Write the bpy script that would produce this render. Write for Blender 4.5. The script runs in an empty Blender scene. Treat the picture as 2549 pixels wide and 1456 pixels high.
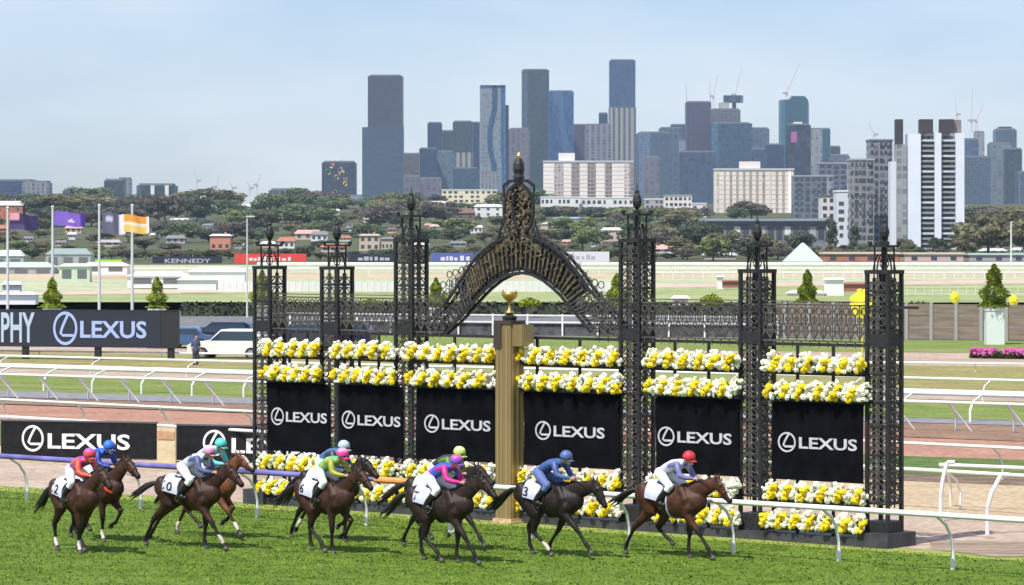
import bpy, math, random
from mathutils import Vector, Matrix
R = math.radians
random.seed(7)
# ------------------------------------------------------------------ camera
CAMH = 7.0
F = 8210.0          # focal length in units of a 2548-wide frame
W0, H0, HZ, CX = 2548.0, 1455.6, 600.0, 1274.0
scene = bpy.context.scene
cam_d = bpy.data.cameras.new('camera'); cam = bpy.data.objects.new('camera', cam_d)
scene.collection.objects.link(cam); scene.camera = cam
cam.location = (0, 0, CAMH); cam.rotation_euler = (R(90), 0, 0)
cam_d.sensor_width = 36.0; cam_d.lens = 36.0 * F / W0
cam_d.shift_y = -(H0 / 2 - HZ) / W0
cam_d.clip_start = 0.5; cam_d.clip_end = 30000
# ------------------------------------------------------------------ light
SUN_EL, SUN_AZ = R(56), R(217)          # azimuth of the sun clockwise from +Y
w = bpy.data.worlds.new('World'); scene.world = w; w.use_nodes = True
nt = w.node_tree; nd = nt.nodes; lk = nt.links
bg = nd['Background']
sky = nd.new('ShaderNodeTexSky'); sky.sky_type = 'NISHITA'; sky.sun_disc = False
sky.sun_elevation = SUN_EL; sky.sun_rotation = SUN_AZ
sky.altitude = 0; sky.air_density = 1.0; sky.dust_density = 0.6; sky.ozone_density = 3.0
tc = nd.new('ShaderNodeTexCoord'); mp = nd.new('ShaderNodeMapping')
mp.inputs['Scale'].default_value = (3, 3, 12); mp.inputs['Rotation'].default_value = (0, R(4), 0)
no = nd.new('ShaderNodeTexNoise'); no.inputs['Scale'].default_value = 1.6; no.inputs['Detail'].default_value = 4
no.inputs['Roughness'].default_value = 0.55
rp = nd.new('ShaderNodeValToRGB'); rp.color_ramp.elements[0].position = 0.30; rp.color_ramp.elements[1].position = 0.78
mx = nd.new('ShaderNodeMixRGB'); mx.inputs[2].default_value = (7.6, 7.95, 8.4, 1)
mm = nd.new('ShaderNodeMath'); mm.operation = 'MULTIPLY'; mm.inputs[1].default_value = 0.85
tn = nd.new('ShaderNodeMixRGB'); tn.blend_type = 'MULTIPLY'; tn.inputs[0].default_value = 1.0; tn.inputs[2].default_value = (0.84, 0.93, 1.17, 1)
lk.new(tc.outputs['Generated'], mp.inputs[0]); lk.new(mp.outputs[0], no.inputs[0]); lk.new(no.outputs[0], rp.inputs[0])
lk.new(rp.outputs[0], mm.inputs[0]); lk.new(mm.outputs[0], mx.inputs[0]); lk.new(sky.outputs[0], tn.inputs[1]); lk.new(tn.outputs[0], mx.inputs[1])
lk.new(mx.outputs[0], bg.inputs[0]); bg.inputs[1].default_value = 0.114
sun_d = bpy.data.lights.new('sun', 'SUN'); sun = bpy.data.objects.new('sun', sun_d); scene.collection.objects.link(sun)
sun_d.energy = 5.0; sun_d.angle = R(0.53); sun_d.color = (1.0, 0.95, 0.87)
sdir = Vector((math.sin(SUN_AZ) * math.cos(SUN_EL), math.cos(SUN_AZ) * math.cos(SUN_EL), math.sin(SUN_EL)))
sun.rotation_euler = (-sdir).to_track_quat('-Z', 'Y').to_euler(); sun.location = (-40, -20, 60)
scene.view_settings.view_transform = 'Standard'; scene.view_settings.look = 'None'
scene.view_settings.exposure = 0.14; scene.view_settings.gamma = 1.0
try:
    scene.cycles.max_bounces = 6; scene.cycles.volume_bounces = 0; scene.cycles.use_denoising = True
except Exception: pass
# ------------------------------------------------------------------ projection helpers (a pixel of the 2548-wide frame -> a point)
CU, SU = math.cos(R(40)), math.sin(R(40))
ROT = R(-40)         # the course runs 40 degrees off the picture plane
def T(x): return (x - CX) / F
def G(x, y, h=0.0):
    d = (CAMH - h) * F / (y - HZ); return Vector((T(x) * d, d, h))
def P(x, y, d): return Vector((T(x) * d, d, CAMH - (y - HZ) * d / F))
def UV(u, v, z=0.0): return Vector((u * CU + v * SU, -u * SU + v * CU, z))
def ux(x, v):
    t = T(x); d = v / (SU * t + CU); return d * (CU * t - SU)
def uh(x, y, v):      # pixel -> (u, height) on the vertical plane v
    t = T(x); d = v / (SU * t + CU); return d * (CU * t - SU), CAMH - (y - HZ) * d / F
# ------------------------------------------------------------------ materials
MATS = {}
def mat(name, col, rough=0.7, metal=0.0, noise=0.0, nscale=4.0, col2=None, attr=None, spec=0.5, bump=0.0, detail=4.0, stretch=None, emit=0.0, lo=0.35, hi=0.65):
    if name in MATS: return MATS[name]
    m = bpy.data.materials.new(name); m.use_nodes = True; MATS[name] = m
    n = m.node_tree.nodes; l = m.node_tree.links; b = n['Principled BSDF']
    b.inputs['Roughness'].default_value = rough; b.inputs['Metallic'].default_value = metal
    b.inputs['Specular IOR Level'].default_value = spec
    b.inputs['Base Color'].default_value = (*col, 1)
    src = None
    if attr:
        a = n.new('ShaderNodeAttribute'); a.attribute_name = attr; src = a.outputs['Color']
        l.new(src, b.inputs['Base Color'])
    if noise or col2 or bump:
        t = n.new('ShaderNodeTexCoord'); mpg = n.new('ShaderNodeMapping'); l.new(t.outputs['Object'], mpg.inputs[0])
        if stretch: mpg.inputs['Scale'].default_value = stretch
        nz = n.new('ShaderNodeTexNoise'); nz.inputs['Scale'].default_value = nscale; nz.inputs['Detail'].default_value = detail
        l.new(mpg.outputs[0], nz.inputs[0])
        if noise or col2:
            r = n.new('ShaderNodeValToRGB'); r.color_ramp.elements[0].position = lo; r.color_ramp.elements[1].position = hi
            l.new(nz.outputs[0], r.inputs[0])
            if attr:
                r.color_ramp.elements[0].color = (1 - noise,) * 3 + (1,); r.color_ramp.elements[1].color = (1 + noise,) * 3 + (1,)
                mxx = n.new('ShaderNodeMixRGB'); mxx.blend_type = 'MULTIPLY'; mxx.inputs[0].default_value = 1
                l.new(src, mxx.inputs[1]); l.new(r.outputs[0], mxx.inputs[2]); l.new(mxx.outputs[0], b.inputs['Base Color'])
            else:
                c2 = col2 or tuple(min(1, c * (1 + noise)) for c in col); c1 = col if col2 else tuple(c * (1 - noise) for c in col)
                r.color_ramp.elements[0].color = (*c1, 1); r.color_ramp.elements[1].color = (*c2, 1)
                l.new(r.outputs[0], b.inputs['Base Color'])
        if bump:
            bp = n.new('ShaderNodeBump'); bp.inputs['Strength'].default_value = bump; bp.inputs['Distance'].default_value = 0.05
            l.new(nz.outputs[0], bp.inputs['Height']); l.new(bp.outputs[0], b.inputs['Normal'])
    if emit:
        b.inputs['Emission Color'].default_value = (*col, 1); b.inputs['Emission Strength'].default_value = emit
    return m
def math_node(n, l, op, a, b=None, v=None):
    k = n.new('ShaderNodeMath'); k.operation = op
    if a is not None: l.new(a, k.inputs[0])
    if b is not None: l.new(b, k.inputs[1])
    elif v is not None: k.inputs[1].default_value = v
    return k.outputs[0]
def facade(name, wall, glass, bayw=3.0, flh=3.4, vfrac=0.3, hfrac=0.3, rough=0.35, var=0.35, big=None, bigw=0.0, bigs=0.05, band=1.0):
    """Procedural curtain wall: vertical mullion / floor bands in object metres with random pane tones and broad panels."""
    if name in MATS: return MATS[name]
    m = bpy.data.materials.new(name); m.use_nodes = True; MATS[name] = m
    n = m.node_tree.nodes; l = m.node_tree.links; b = n['Principled BSDF']
    t = n.new('ShaderNodeTexCoord'); s = n.new('ShaderNodeSeparateXYZ'); l.new(t.outputs['Object'], s.inputs[0])
    h = math_node(n, l, 'ADD', s.outputs[0], s.outputs[1])
    hx = math_node(n, l, 'DIVIDE', h, v=bayw); hz = math_node(n, l, 'DIVIDE', s.outputs[2], v=flh)
    fx = math_node(n, l, 'FRACT', hx); fz = math_node(n, l, 'FRACT', hz)
    mx_ = math_node(n, l, 'LESS_THAN', fx, v=vfrac); mz = math_node(n, l, 'LESS_THAN', fz, v=hfrac)
    msk = math_node(n, l, 'MAXIMUM', mx_, mz)
    cb = n.new('ShaderNodeCombineXYZ'); l.new(math_node(n, l, 'FLOOR', hx), cb.inputs[0]); l.new(math_node(n, l, 'FLOOR', hz), cb.inputs[1])
    wn = n.new('ShaderNodeTexWhiteNoise'); wn.noise_dimensions = '2D'; l.new(cb.outputs[0], wn.inputs[0])
    r = n.new('ShaderNodeValToRGB'); l.new(wn.outputs[0], r.inputs[0])
    r.color_ramp.elements[0].color = (*[c * (1 - var) for c in glass], 1); r.color_ramp.elements[1].color = (*[min(1, c * (1 + var * 1.6)) for c in glass], 1)
    mix = n.new('ShaderNodeMixRGB'); l.new(msk, mix.inputs[0]); l.new(r.outputs[0], mix.inputs[1]); mix.inputs[2].default_value = (*wall, 1)
    out = mix.outputs[0]
    if big:
        nz = n.new('ShaderNodeTexNoise'); nz.inputs['Scale'].default_value = bigs; nz.inputs['Detail'].default_value = 1
        mg = n.new('ShaderNodeMapping'); mg.inputs['Scale'].default_value = (1, 1, 0.12); l.new(t.outputs['Object'], mg.inputs[0]); l.new(mg.outputs[0], nz.inputs[0])
        rr = n.new('ShaderNodeValToRGB'); rr.color_ramp.interpolation = 'CONSTANT'; rr.color_ramp.elements[0].color = (0, 0, 0, 1); rr.color_ramp.elements[1].position = 1 - bigw; rr.color_ramp.elements[1].color = (1, 1, 1, 1)
        l.new(nz.outputs[0], rr.inputs[0]); m2 = n.new('ShaderNodeMixRGB'); l.new(rr.outputs[0], m2.inputs[0]); l.new(out, m2.inputs[1]); m2.inputs[2].default_value = (*big, 1); out = m2.outputs[0]
    # tall bays of lighter and darker cladding
    hc = n.new('ShaderNodeCombineXYZ'); l.new(math_node(n, l, 'DIVIDE', h, v=bayw * 2.2), hc.inputs[0]); fl = n.new('ShaderNodeTexWhiteNoise'); fl.noise_dimensions = '1D'
    l.new(math_node(n, l, 'FLOOR', math_node(n, l, 'DIVIDE', h, v=bayw * 2.2)), fl.inputs['W']); vr = n.new('ShaderNodeValToRGB'); l.new(fl.outputs[0], vr.inputs[0]); vr.color_ramp.interpolation = 'CONSTANT'
    for p_, c_ in ((.0, .5), (.3, .9), (.6, 1.2), (.82, 1.9)):
        e_ = vr.color_ramp.elements[0] if p_ == 0 else vr.color_ramp.elements.new(p_); e_.color = (1 + (c_ - 1) * band,) * 3 + (1,)
    vm = n.new('ShaderNodeMixRGB'); vm.blend_type = 'MULTIPLY'; vm.inputs[0].default_value = 1; l.new(out, vm.inputs[1]); l.new(vr.outputs[0], vm.inputs[2]); out = vm.outputs[0]
    l.new(out, b.inputs['Base Color']); b.inputs['Roughness'].default_value = rough
    return m
# ------------------------------------------------------------------ mesh builder
class MB:
    def __init__(s): s.v = []; s.f = []; s.mi = []; s.c = []
    def add(s, vs, fs, mi=0, col=None):
        o = len(s.v); s.v += [tuple(v) for v in vs]; s.f += [tuple(i + o for i in f) for f in fs]; s.mi += [mi] * len(fs)
        if col is not None: s.c += [col] * len(vs)
        return s
    def box(s, x0, x1, y0, y1, z0, z1, mi=0, M=None, col=None):
        vs = [Vector((x, y, z)) for z in (z0, z1) for y in (y0, y1) for x in (x0, x1)]
        if M is not None: vs = [M @ v for v in vs]
        return s.add(vs, [(0, 2, 3, 1), (4, 5, 7, 6), (0, 1, 5, 4), (2, 6, 7, 3), (0, 4, 6, 2), (1, 3, 7, 5)], mi, col)
    def bar(s, a, b, r, sides=4, mi=0, r2=None, cap=True, col=None):
        a, b = Vector(a), Vector(b); d = b - a
        if d.length < 1e-6: return s
        d.normalize(); up = Vector((0, 0, 1)) if abs(d.z) < .9 else Vector((1, 0, 0)); x = d.cross(up).normalized(); y = d.cross(x)
        r2 = r if r2 is None else r2; vs = []
        for p, rr in ((a, r), (b, r2)):
            for k in range(sides):
                t = 2 * math.pi * (k + .5) / sides; vs.append(p + x * math.cos(t) * rr + y * math.sin(t) * rr)
        fs = [(k, (k + 1) % sides, sides + (k + 1) % sides, sides + k) for k in range(sides)]
        if cap: fs += [tuple(range(sides))[::-1], tuple(range(sides, 2 * sides))]
        return s.add(vs, fs, mi, col)
    def path(s, pts, r, sides=4, mi=0, closed=False, col=None):
        n = len(pts)
        for i in range(n if closed else n - 1): s.bar(pts[i], pts[(i + 1) % n], r, sides, mi, cap=not closed, col=col)
        return s
    def ring(s, c, rad, r, ax=(1, 0, 0), az=(0, 0, 1), n=10, mi=0, sides=4):
        c = Vector(c); ax = Vector(ax); az = Vector(az)
        return s.path([c + ax * rad * math.cos(2 * math.pi * k / n) + az * rad * math.sin(2 * math.pi * k / n) for k in range(n)], r, sides, mi, True)
    def lathe(s, c, prof, sides=12, mi=0, col=None):
        c = Vector(c); vs = []; n = len(prof)
        for r, z in prof:
            for k in range(sides):
                t = 2 * math.pi * k / sides; vs.append(c + Vector((r * math.cos(t), r * math.sin(t), z)))
        fs = [(i * sides + k, i * sides + (k + 1) % sides, (i + 1) * sides + (k + 1) % sides, (i + 1) * sides + k) for i in range(n - 1) for k in range(sides)]
        fs += [tuple(range(sides))[::-1], tuple(range((n - 1) * sides, n * sides))]
        return s.add(vs, fs, mi, col)
    def prism(s, poly, y0, y1, mi=0, M=None):
        n = len(poly); vs = [Vector((x, y0, z)) for x, z in poly] + [Vector((x, y1, z)) for x, z in poly]
        if M is not None: vs = [M @ v for v in vs]
        return s.add(vs, [tuple(range(n)), tuple(range(n, 2 * n))[::-1]] + [(k, n + k, n + (k + 1) % n, (k + 1) % n) for k in range(n)], mi)
    def tube(s, pts, rad, sides=12, side=(0, 1, 0), mi=0):
        """lofted limb or trunk: elliptical rings (w across 'side', h across the path) with rounded ends"""
        pts = [Vector(p) for p in pts]; side = Vector(side); n = len(pts); P_, R_, T_ = [], [], []
        for i in range(n):
            t = (pts[min(i + 1, n - 1)] - pts[max(i - 1, 0)]).normalized(); rr = rad[i]; rr = (rr, rr) if not isinstance(rr, tuple) else rr
            P_.append(pts[i]); R_.append(rr); T_.append(t)
        def capr(p, t, rr, sg): return [(p + t * sg * min(rr) * math.sin(a), (rr[0] * math.cos(a), rr[1] * math.cos(a)), t) for a in (R(30), R(60), R(84))]
        rows = capr(P_[0], T_[0], R_[0], -1)[::-1] + list(zip(P_, R_, T_)) + capr(P_[-1], T_[-1], R_[-1], 1)
        vs = []
        for p, rr, t in rows:
            a = (side - t * side.dot(t))
            a = a.normalized() if a.length > 1e-3 else t.orthogonal().normalized()
            b = t.cross(a)
            for k in range(sides):
                q = 2 * math.pi * k / sides; vs.append(p + a * rr[0] * math.cos(q) + b * rr[1] * math.sin(q))
        m = len(rows); fs = [(i * sides + k, i * sides + (k + 1) % sides, (i + 1) * sides + (k + 1) % sides, (i + 1) * sides + k) for i in range(m - 1) for k in range(sides)]
        fs += [tuple(range(sides))[::-1], tuple(range((m - 1) * sides, m * sides))]
        return s.add(vs, fs, mi)
    def ico(s, c, r, jit=0.0, mi=0, sc=(1, 1, 1), col=None):
        g = (1 + 5 ** .5) / 2
        b = [(-1, g, 0), (1, g, 0), (-1, -g, 0), (1, -g, 0), (0, -1, g), (0, 1, g), (0, -1, -g), (0, 1, -g), (g, 0, -1), (g, 0, 1), (-g, 0, -1), (-g, 0, 1)]
        c = Vector(c); k = r / 1.902
        vs = [c + Vector((v[0] * sc[0], v[1] * sc[1], v[2] * sc[2])) * k * (1 + random.uniform(-jit, jit)) for v in b]
        fs = [(0, 11, 5), (0, 5, 1), (0, 1, 7), (0, 7, 10), (0, 10, 11), (1, 5, 9), (5, 11, 4), (11, 10, 2), (10, 7, 6), (7, 1, 8), (3, 9, 4), (3, 4, 2), (3, 2, 6), (3, 6, 8), (3, 8, 9), (4, 9, 5), (2, 4, 11), (6, 2, 10), (8, 6, 7), (9, 8, 1)]
        return s.add(vs, fs, mi, col)
    def mesh(s, name, mats, smooth=False):
        me = bpy.data.meshes.new(name); me.from_pydata(s.v, [], s.f)
        for m in (mats if isinstance(mats, (list, tuple)) else [mats]): me.materials.append(m)
        me.polygons.foreach_set('material_index', s.mi)
        if smooth: me.polygons.foreach_set('use_smooth', [True] * len(s.f))
        if s.c and len(s.c) == len(s.v):
            ca = me.color_attributes.new('Col', 'FLOAT_COLOR', 'POINT'); ca.data.foreach_set('color', [x for c in s.c for x in (*c, 1)])
        me.update(); return me
    def obj(s, name, mats, parent=None, smooth=False, loc=None, rz=None):
        return link(name, s.mesh(name, mats, smooth), parent, loc, rz)
def link(name, data, parent=None, loc=None, rz=None):
    o = bpy.data.objects.new(name, data); scene.collection.objects.link(o)
    if parent: o.parent = parent
    if loc is not None: o.location = loc
    if rz is not None: o.rotation_euler = (0, 0, rz)
    return o
def tag(o, label=None, cat=None, group=None, kind=None):
    if label: o['label'] = label
    if cat: o['category'] = cat
    if group: o['group'] = group
    if kind: o['kind'] = kind
    return o
def thing(name, label, cat, loc=(0, 0, 0), rz=0, group=None):
    return tag(link(name, None, None, loc, rz), label, cat, group)
def copy_tree(o, parent=None):
    c = o.copy(); scene.collection.objects.link(c); c.parent = parent
    for ch in list(o.children): copy_tree(ch, c)
    return c
def remesh(mb, vox, smooth=3, name='body'):
    me = mb.mesh('tmp', []) if False else None
    me = bpy.data.meshes.new('tmp'); me.from_pydata(mb.v, [], mb.f); me.update()
    o = bpy.data.objects.new('tmp', me); scene.collection.objects.link(o)
    r = o.modifiers.new('r', 'REMESH'); r.mode = 'VOXEL'; r.voxel_size = vox; r.use_smooth_shade = True
    if smooth:
        s_ = o.modifiers.new('s', 'SMOOTH'); s_.factor = 0.5; s_.iterations = smooth
    dg = bpy.context.evaluated_depsgraph_get(); dg.update()
    out = bpy.data.meshes.new_from_object(o.evaluated_get(dg)); out.name = name
    bpy.data.objects.remove(o); bpy.data.meshes.remove(me)
    out.polygons.foreach_set('use_smooth', [True] * len(out.polygons))
    return out
def text_mb(mb, s, x0, x1, zc, h, y, depth=0.012, mi=0, gap=0):
    """lettering fitted to the box x0..x1, height h, facing -Y"""
    cu = bpy.data.curves.new('t', 'FONT'); cu.body = s; cu.size = 1; cu.fill_mode = 'BOTH'; cu.extrude = 0.5; cu.resolution_u = 3
    cu.offset = 0.022
    o = bpy.data.objects.new('t', cu); scene.collection.objects.link(o)
    dg = bpy.context.evaluated_depsgraph_get(); dg.update()
    me = bpy.data.meshes.new_from_object(o.evaluated_get(dg)); bpy.data.objects.remove(o)
    xs = [v.co.x for v in me.vertices]; ys = [v.co.y for v in me.vertices]
    ax, bx, ay, by = min(xs), max(xs), min(ys), max(ys)
    vs = [(x0 + (v.co.x - ax) / (bx - ax) * (x1 - x0), y - v.co.z * depth, zc - h / 2 + (v.co.y - ay) / (by - ay) * h) for v in me.vertices]
    mb.add(vs, [tuple(p.vertices) for p in me.polygons], mi); bpy.data.meshes.remove(me)
def flatloop(mb, outer, inner, y, dp, mi=0):
    n = len(outer); vs = [(x, y, z) for x, z in outer] + [(x, y, z) for x, z in inner] + [(x, y + dp, z) for x, z in outer] + [(x, y + dp, z) for x, z in inner]
    fs = []
    for k in range(n):
        j = (k + 1) % n; fs += [(k, j, n + j, n + k), (2 * n + k, 3 * n + k, 3 * n + j, 2 * n + j), (k, 2 * n + k, 2 * n + j, j), (n + k, n + j, 3 * n + j, 3 * n + k)]
    mb.add(vs, fs, mi)
def stroke(mb, pts, wd, y, dp, mi=0):
    L, Rr = [], []
    for i, p in enumerate(pts):
        a = pts[max(i - 1, 0)]; b = pts[min(i + 1, len(pts) - 1)]; dx, dz = b[0] - a[0], b[1] - a[1]; q = math.hypot(dx, dz) or 1
        L.append((p[0] - dz / q * wd / 2, p[1] + dx / q * wd / 2)); Rr.append((p[0] + dz / q * wd / 2, p[1] - dx / q * wd / 2))
    n = len(pts); vs = [(x, y, z) for x, z in L] + [(x, y, z) for x, z in Rr] + [(x, y + dp, z) for x, z in L] + [(x, y + dp, z) for x, z in Rr]
    fs = []
    for k in range(n - 1): fs += [(k, k + 1, n + k + 1, n + k), (2 * n + k, 3 * n + k, 3 * n + k + 1, 2 * n + k + 1), (k, 2 * n + k, 2 * n + k + 1, k + 1), (n + k, n + k + 1, 3 * n + k + 1, 3 * n + k)]
    fs += [(0, n, 3 * n, 2 * n), (n - 1, 3 * n - 1, 4 * n - 1, 2 * n - 1)][:2]
    mb.add(vs, fs, mi)
def emblem(mb, cx, cz, rx, rz, y, dp=-0.012, mi=0):
    n = 28; E = lambda s: [(cx + rx * s * math.cos(2 * math.pi * k / n), cz + rz * s * math.sin(2 * math.pi * k / n)) for k in range(n)]
    flatloop(mb, E(1.0), E(0.82), y, dp, mi)
    stroke(mb, [(cx + .22 * rx, cz + .82 * rz), (cx - .02 * rx, cz + .45 * rz), (cx - .25 * rx, cz + .05 * rz), (cx - .38 * rx, cz - .28 * rz), (cx - .2 * rx, cz - .42 * rz), (cx + .75 * rx, cz - .42 * rz)], .2 * rx, y, dp, mi)
# ================================================================== SETTING: ground
def struct(o): o['kind'] = 'structure'; return o
def ground_mat(name, c1, c2, scale, c3=None, rough=0.95, bump=0.15, stretch=(1, 1, 1)):
    if name in MATS: return MATS[name]
    m = bpy.data.materials.new(name); m.use_nodes = True; MATS[name] = m; n = m.node_tree.nodes; l = m.node_tree.links; b = n['Principled BSDF']
    t = n.new('ShaderNodeTexCoord'); g = n.new('ShaderNodeMapping'); g.inputs['Rotation'].default_value = (0, 0, R(40)); g.inputs['Scale'].default_value = stretch
    l.new(t.outputs['Object'], g.inputs[0])
    a = n.new('ShaderNodeTexNoise'); a.inputs['Scale'].default_value = scale; a.inputs['Detail'].default_value = 5; l.new(g.outputs[0], a.inputs[0])
    r = n.new('ShaderNodeValToRGB'); r.color_ramp.elements[0].position = .33; r.color_ramp.elements[1].position = .68
    r.color_ramp.elements[0].color = (*c1, 1); r.color_ramp.elements[1].color = (*c2, 1); l.new(a.outputs[0], r.inputs[0]); out = r.outputs[0]
    a2 = n.new('ShaderNodeTexNoise'); a2.inputs['Scale'].default_value = scale * 9; a2.inputs['Detail'].default_value = 3; l.new(g.outputs[0], a2.inputs[0])
    r2 = n.new('ShaderNodeValToRGB'); r2.color_ramp.elements[0].position = .3; r2.color_ramp.elements[1].position = .7; r2.color_ramp.elements[0].color = (.72, .72, .72, 1); r2.color_ramp.elements[1].color = (1.25, 1.25, 1.25, 1)
    l.new(a2.outputs[0], r2.inputs[0]); mm_ = n.new('ShaderNodeMixRGB'); mm_.blend_type = 'MULTIPLY'; mm_.inputs[0].default_value = 1; l.new(out, mm_.inputs[1]); l.new(r2.outputs[0], mm_.inputs[2]); out = mm_.outputs[0]
    if c3:
        a3 = n.new('ShaderNodeTexNoise'); a3.inputs['Scale'].default_value = scale * .22; a3.inputs['Detail'].default_value = 2; l.new(g.outputs[0], a3.inputs[0])
        r3 = n.new('ShaderNodeValToRGB'); r3.color_ramp.elements[0].position = .5; r3.color_ramp.elements[1].position = .72; l.new(a3.outputs[0], r3.inputs[0])
        m3 = n.new('ShaderNodeMixRGB'); l.new(r3.outputs[0], m3.inputs[0]); l.new(out, m3.inputs[1]); m3.inputs[2].default_value = (*c3, 1); out = m3.outputs[0]
    l.new(out, b.inputs['Base Color']); b.inputs['Roughness'].default_value = rough; b.inputs['Specular IOR Level'].default_value = .2
    if bump:
        bp = n.new('ShaderNodeBump'); bp.inputs['Strength'].default_value = bump; bp.inputs['Distance'].default_value = .04; l.new(a2.outputs[0], bp.inputs['Height']); l.new(bp.outputs[0], b.inputs['Normal'])
    return m
D0, D1 = 1150.0, 2500.0
def hill_z(d):
    if d <= D0: return 0.0
    if d <= D1:
        yy = 650 - 142 * (d - D0) / (D1 - D0); return max(0.0, CAMH + (HZ - yy) * d / F)
    z1 = CAMH + (HZ - 508) * D1 / F
    t = min(1.0, (d - D1) / 1200); return z1 * (1 - t * t * (3 - 2 * t))
def hill_d(y): return D0 + (650 - y) / 142 * (D1 - D0)
m_far = ground_mat('far_ground', (.055, .07, .03), (.12, .12, .06), .05, bump=0)
b = MB(); ys = [-60, 200, 600, 1000] + [1150 + 90 * i for i in range(30)] + [4000, 6000, 9000, 14000]; xs = [-4000, -1500, -600, 0, 600, 1500, 4000]
for y in ys:
    for x in xs: b.v.append((x, y, hill_z(y)))
nx = len(xs); b.f = [(j * nx + i, j * nx + i + 1, (j + 1) * nx + i + 1, (j + 1) * nx + i) for j in range(len(ys) - 1) for i in range(nx - 1)]; b.mi = [0] * len(b.f)
struct(b.obj('ground', m_far, smooth=True))
def strip(name, near, far, m, z):
    """a band of ground between two lines; each line given where it meets the left and right of the view"""
    a, c = G(0, near[0]), G(W0, near[1]); e, g_ = G(0, far[0]), G(W0, far[1])
    e1, e2 = (1.2, .8) if near[0] > 700 else (.3, .3)
    q = [a + (a - c) * e1, c + (c - a) * e2, g_ + (g_ - e) * e2, e + (e - g_) * e1]
    return struct(MB().add([(p.x, p.y, z) for p in q], [(0, 1, 2, 3)]).obj(name, m))
m_turf = ground_mat('turf', (.060, .115, .008), (.14, .215, .024), 2.2, c3=(.13, .20, .03), stretch=(.7, 1, 1), bump=.8)
m_turf2 = ground_mat('turf_back', (.13, .19, .035), (.21, .26, .065), .5, c3=(.23, .24, .085))
m_edge = ground_mat('turf_edge', (.22, .27, .05), (.31, .36, .09), 1.2)
m_dry = ground_mat('dry_grass', (.21, .20, .065), (.33, .28, .12), .35, c3=(.22, .27, .08))
m_path = ground_mat('pale_path', (.38, .29, .225), (.48, .38, .305), .4, c3=(.34, .25, .19))
m_sand = ground_mat('sand', (.42, .32, .20), (.50, .39, .26), .5, c3=(.44, .32, .23))
m_dirt = ground_mat('pink_dirt', (.34, .175, .12), (.42, .24, .175), .4)
m_brown = ground_mat('brown_dirt', (.21, .13, .085), (.29, .19, .13), .5)
m_mulch = ground_mat('mulch', (.13, .09, .065), (.26, .19, .14), 1.0)
m_kerb = mat('grey_kerb', (.22, .22, .24), .8, noise=.2, nscale=2)
m_hedge_g = ground_mat('low_hedge', (.07, .12, .03), (.13, .19, .05), 1.2)
m_green2 = ground_mat('far_green', (.24, .29, .12), (.36, .40, .19), .05)
m_green3 = ground_mat('far_pale_green', (.36, .40, .25), (.48, .50, .33), .06)
m_beige = ground_mat('far_beige', (.47, .37, .24), (.56, .45, .31), .05)
m_pinkf = ground_mat('far_pink', (.52, .38, .30), (.60, .46, .38), .05)
m_asph = ground_mat('asphalt', (.15, .15, .16), (.20, .20, .21), .3, bump=0)
# (near L, near R) -> (far L, far R)
L = [('race_turf', (2600, 2900), (1222, 1398), m_turf, .004), ('turf_edge', (1222, 1398), (1209, 1386), m_edge, .008),
     ('path', (1209, 1386), (1148, 1300), m_path, .012), ('sand_track', (1148, 1300), (1108, 1209), m_sand, .016),
     ('mulch_bed', (1108, 1209), (1100, 1190), m_mulch, .02), ('grass_verge', (1100, 1190), (1056, 1147), m_hedge_g, .024),
     ('dirt_track', (1056, 1147), (1006, 1100), m_dirt, .028), ('dirt_track', (1006, 1100), (990, 1062), m_brown, .032),
     ('kerb_strip', (990, 1062), (975, 1050), m_kerb, .05), ('grass_strip', (975, 1050), (934, 1002), m_turf2, .04),
     ('path', (934, 1002), (905, 975), m_path, .044), ('dry_verge', (905, 975), (878, 915), m_dry, .048),
     ('path', (878, 915), (858, 882), m_path, .052), ('lawn', (858, 882), (826, 850), m_turf2, .056),
     ('service_road', (826, 850), (753, 754), m_asph, .06),
     ('far_lawn', (753, 754), (736, 706), m_green2, .07), ('far_track', (736, 706), (727, 697), m_pinkf, .08),
     ('far_lawn', (727, 697), (698, 688), m_green3, .09), ('far_sand', (698, 688), (682, 681), m_beige, .1), ('far_lawn', (682, 681), (660, 660), m_green3, .12)]
for a in L: strip(*a)
# path shadow painted as a darker streaked patch, right of the arch plinth
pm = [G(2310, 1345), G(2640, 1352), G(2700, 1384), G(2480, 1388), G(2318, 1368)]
struct(MB().add([(p.x, p.y, .02) for p in pm], [tuple(range(5))]).obj('painted_shadow', ground_mat('painted_shadow', (.20, .15, .11), (.38, .29, .22), 1.3, stretch=(.3, 2.2, 1))))
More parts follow.
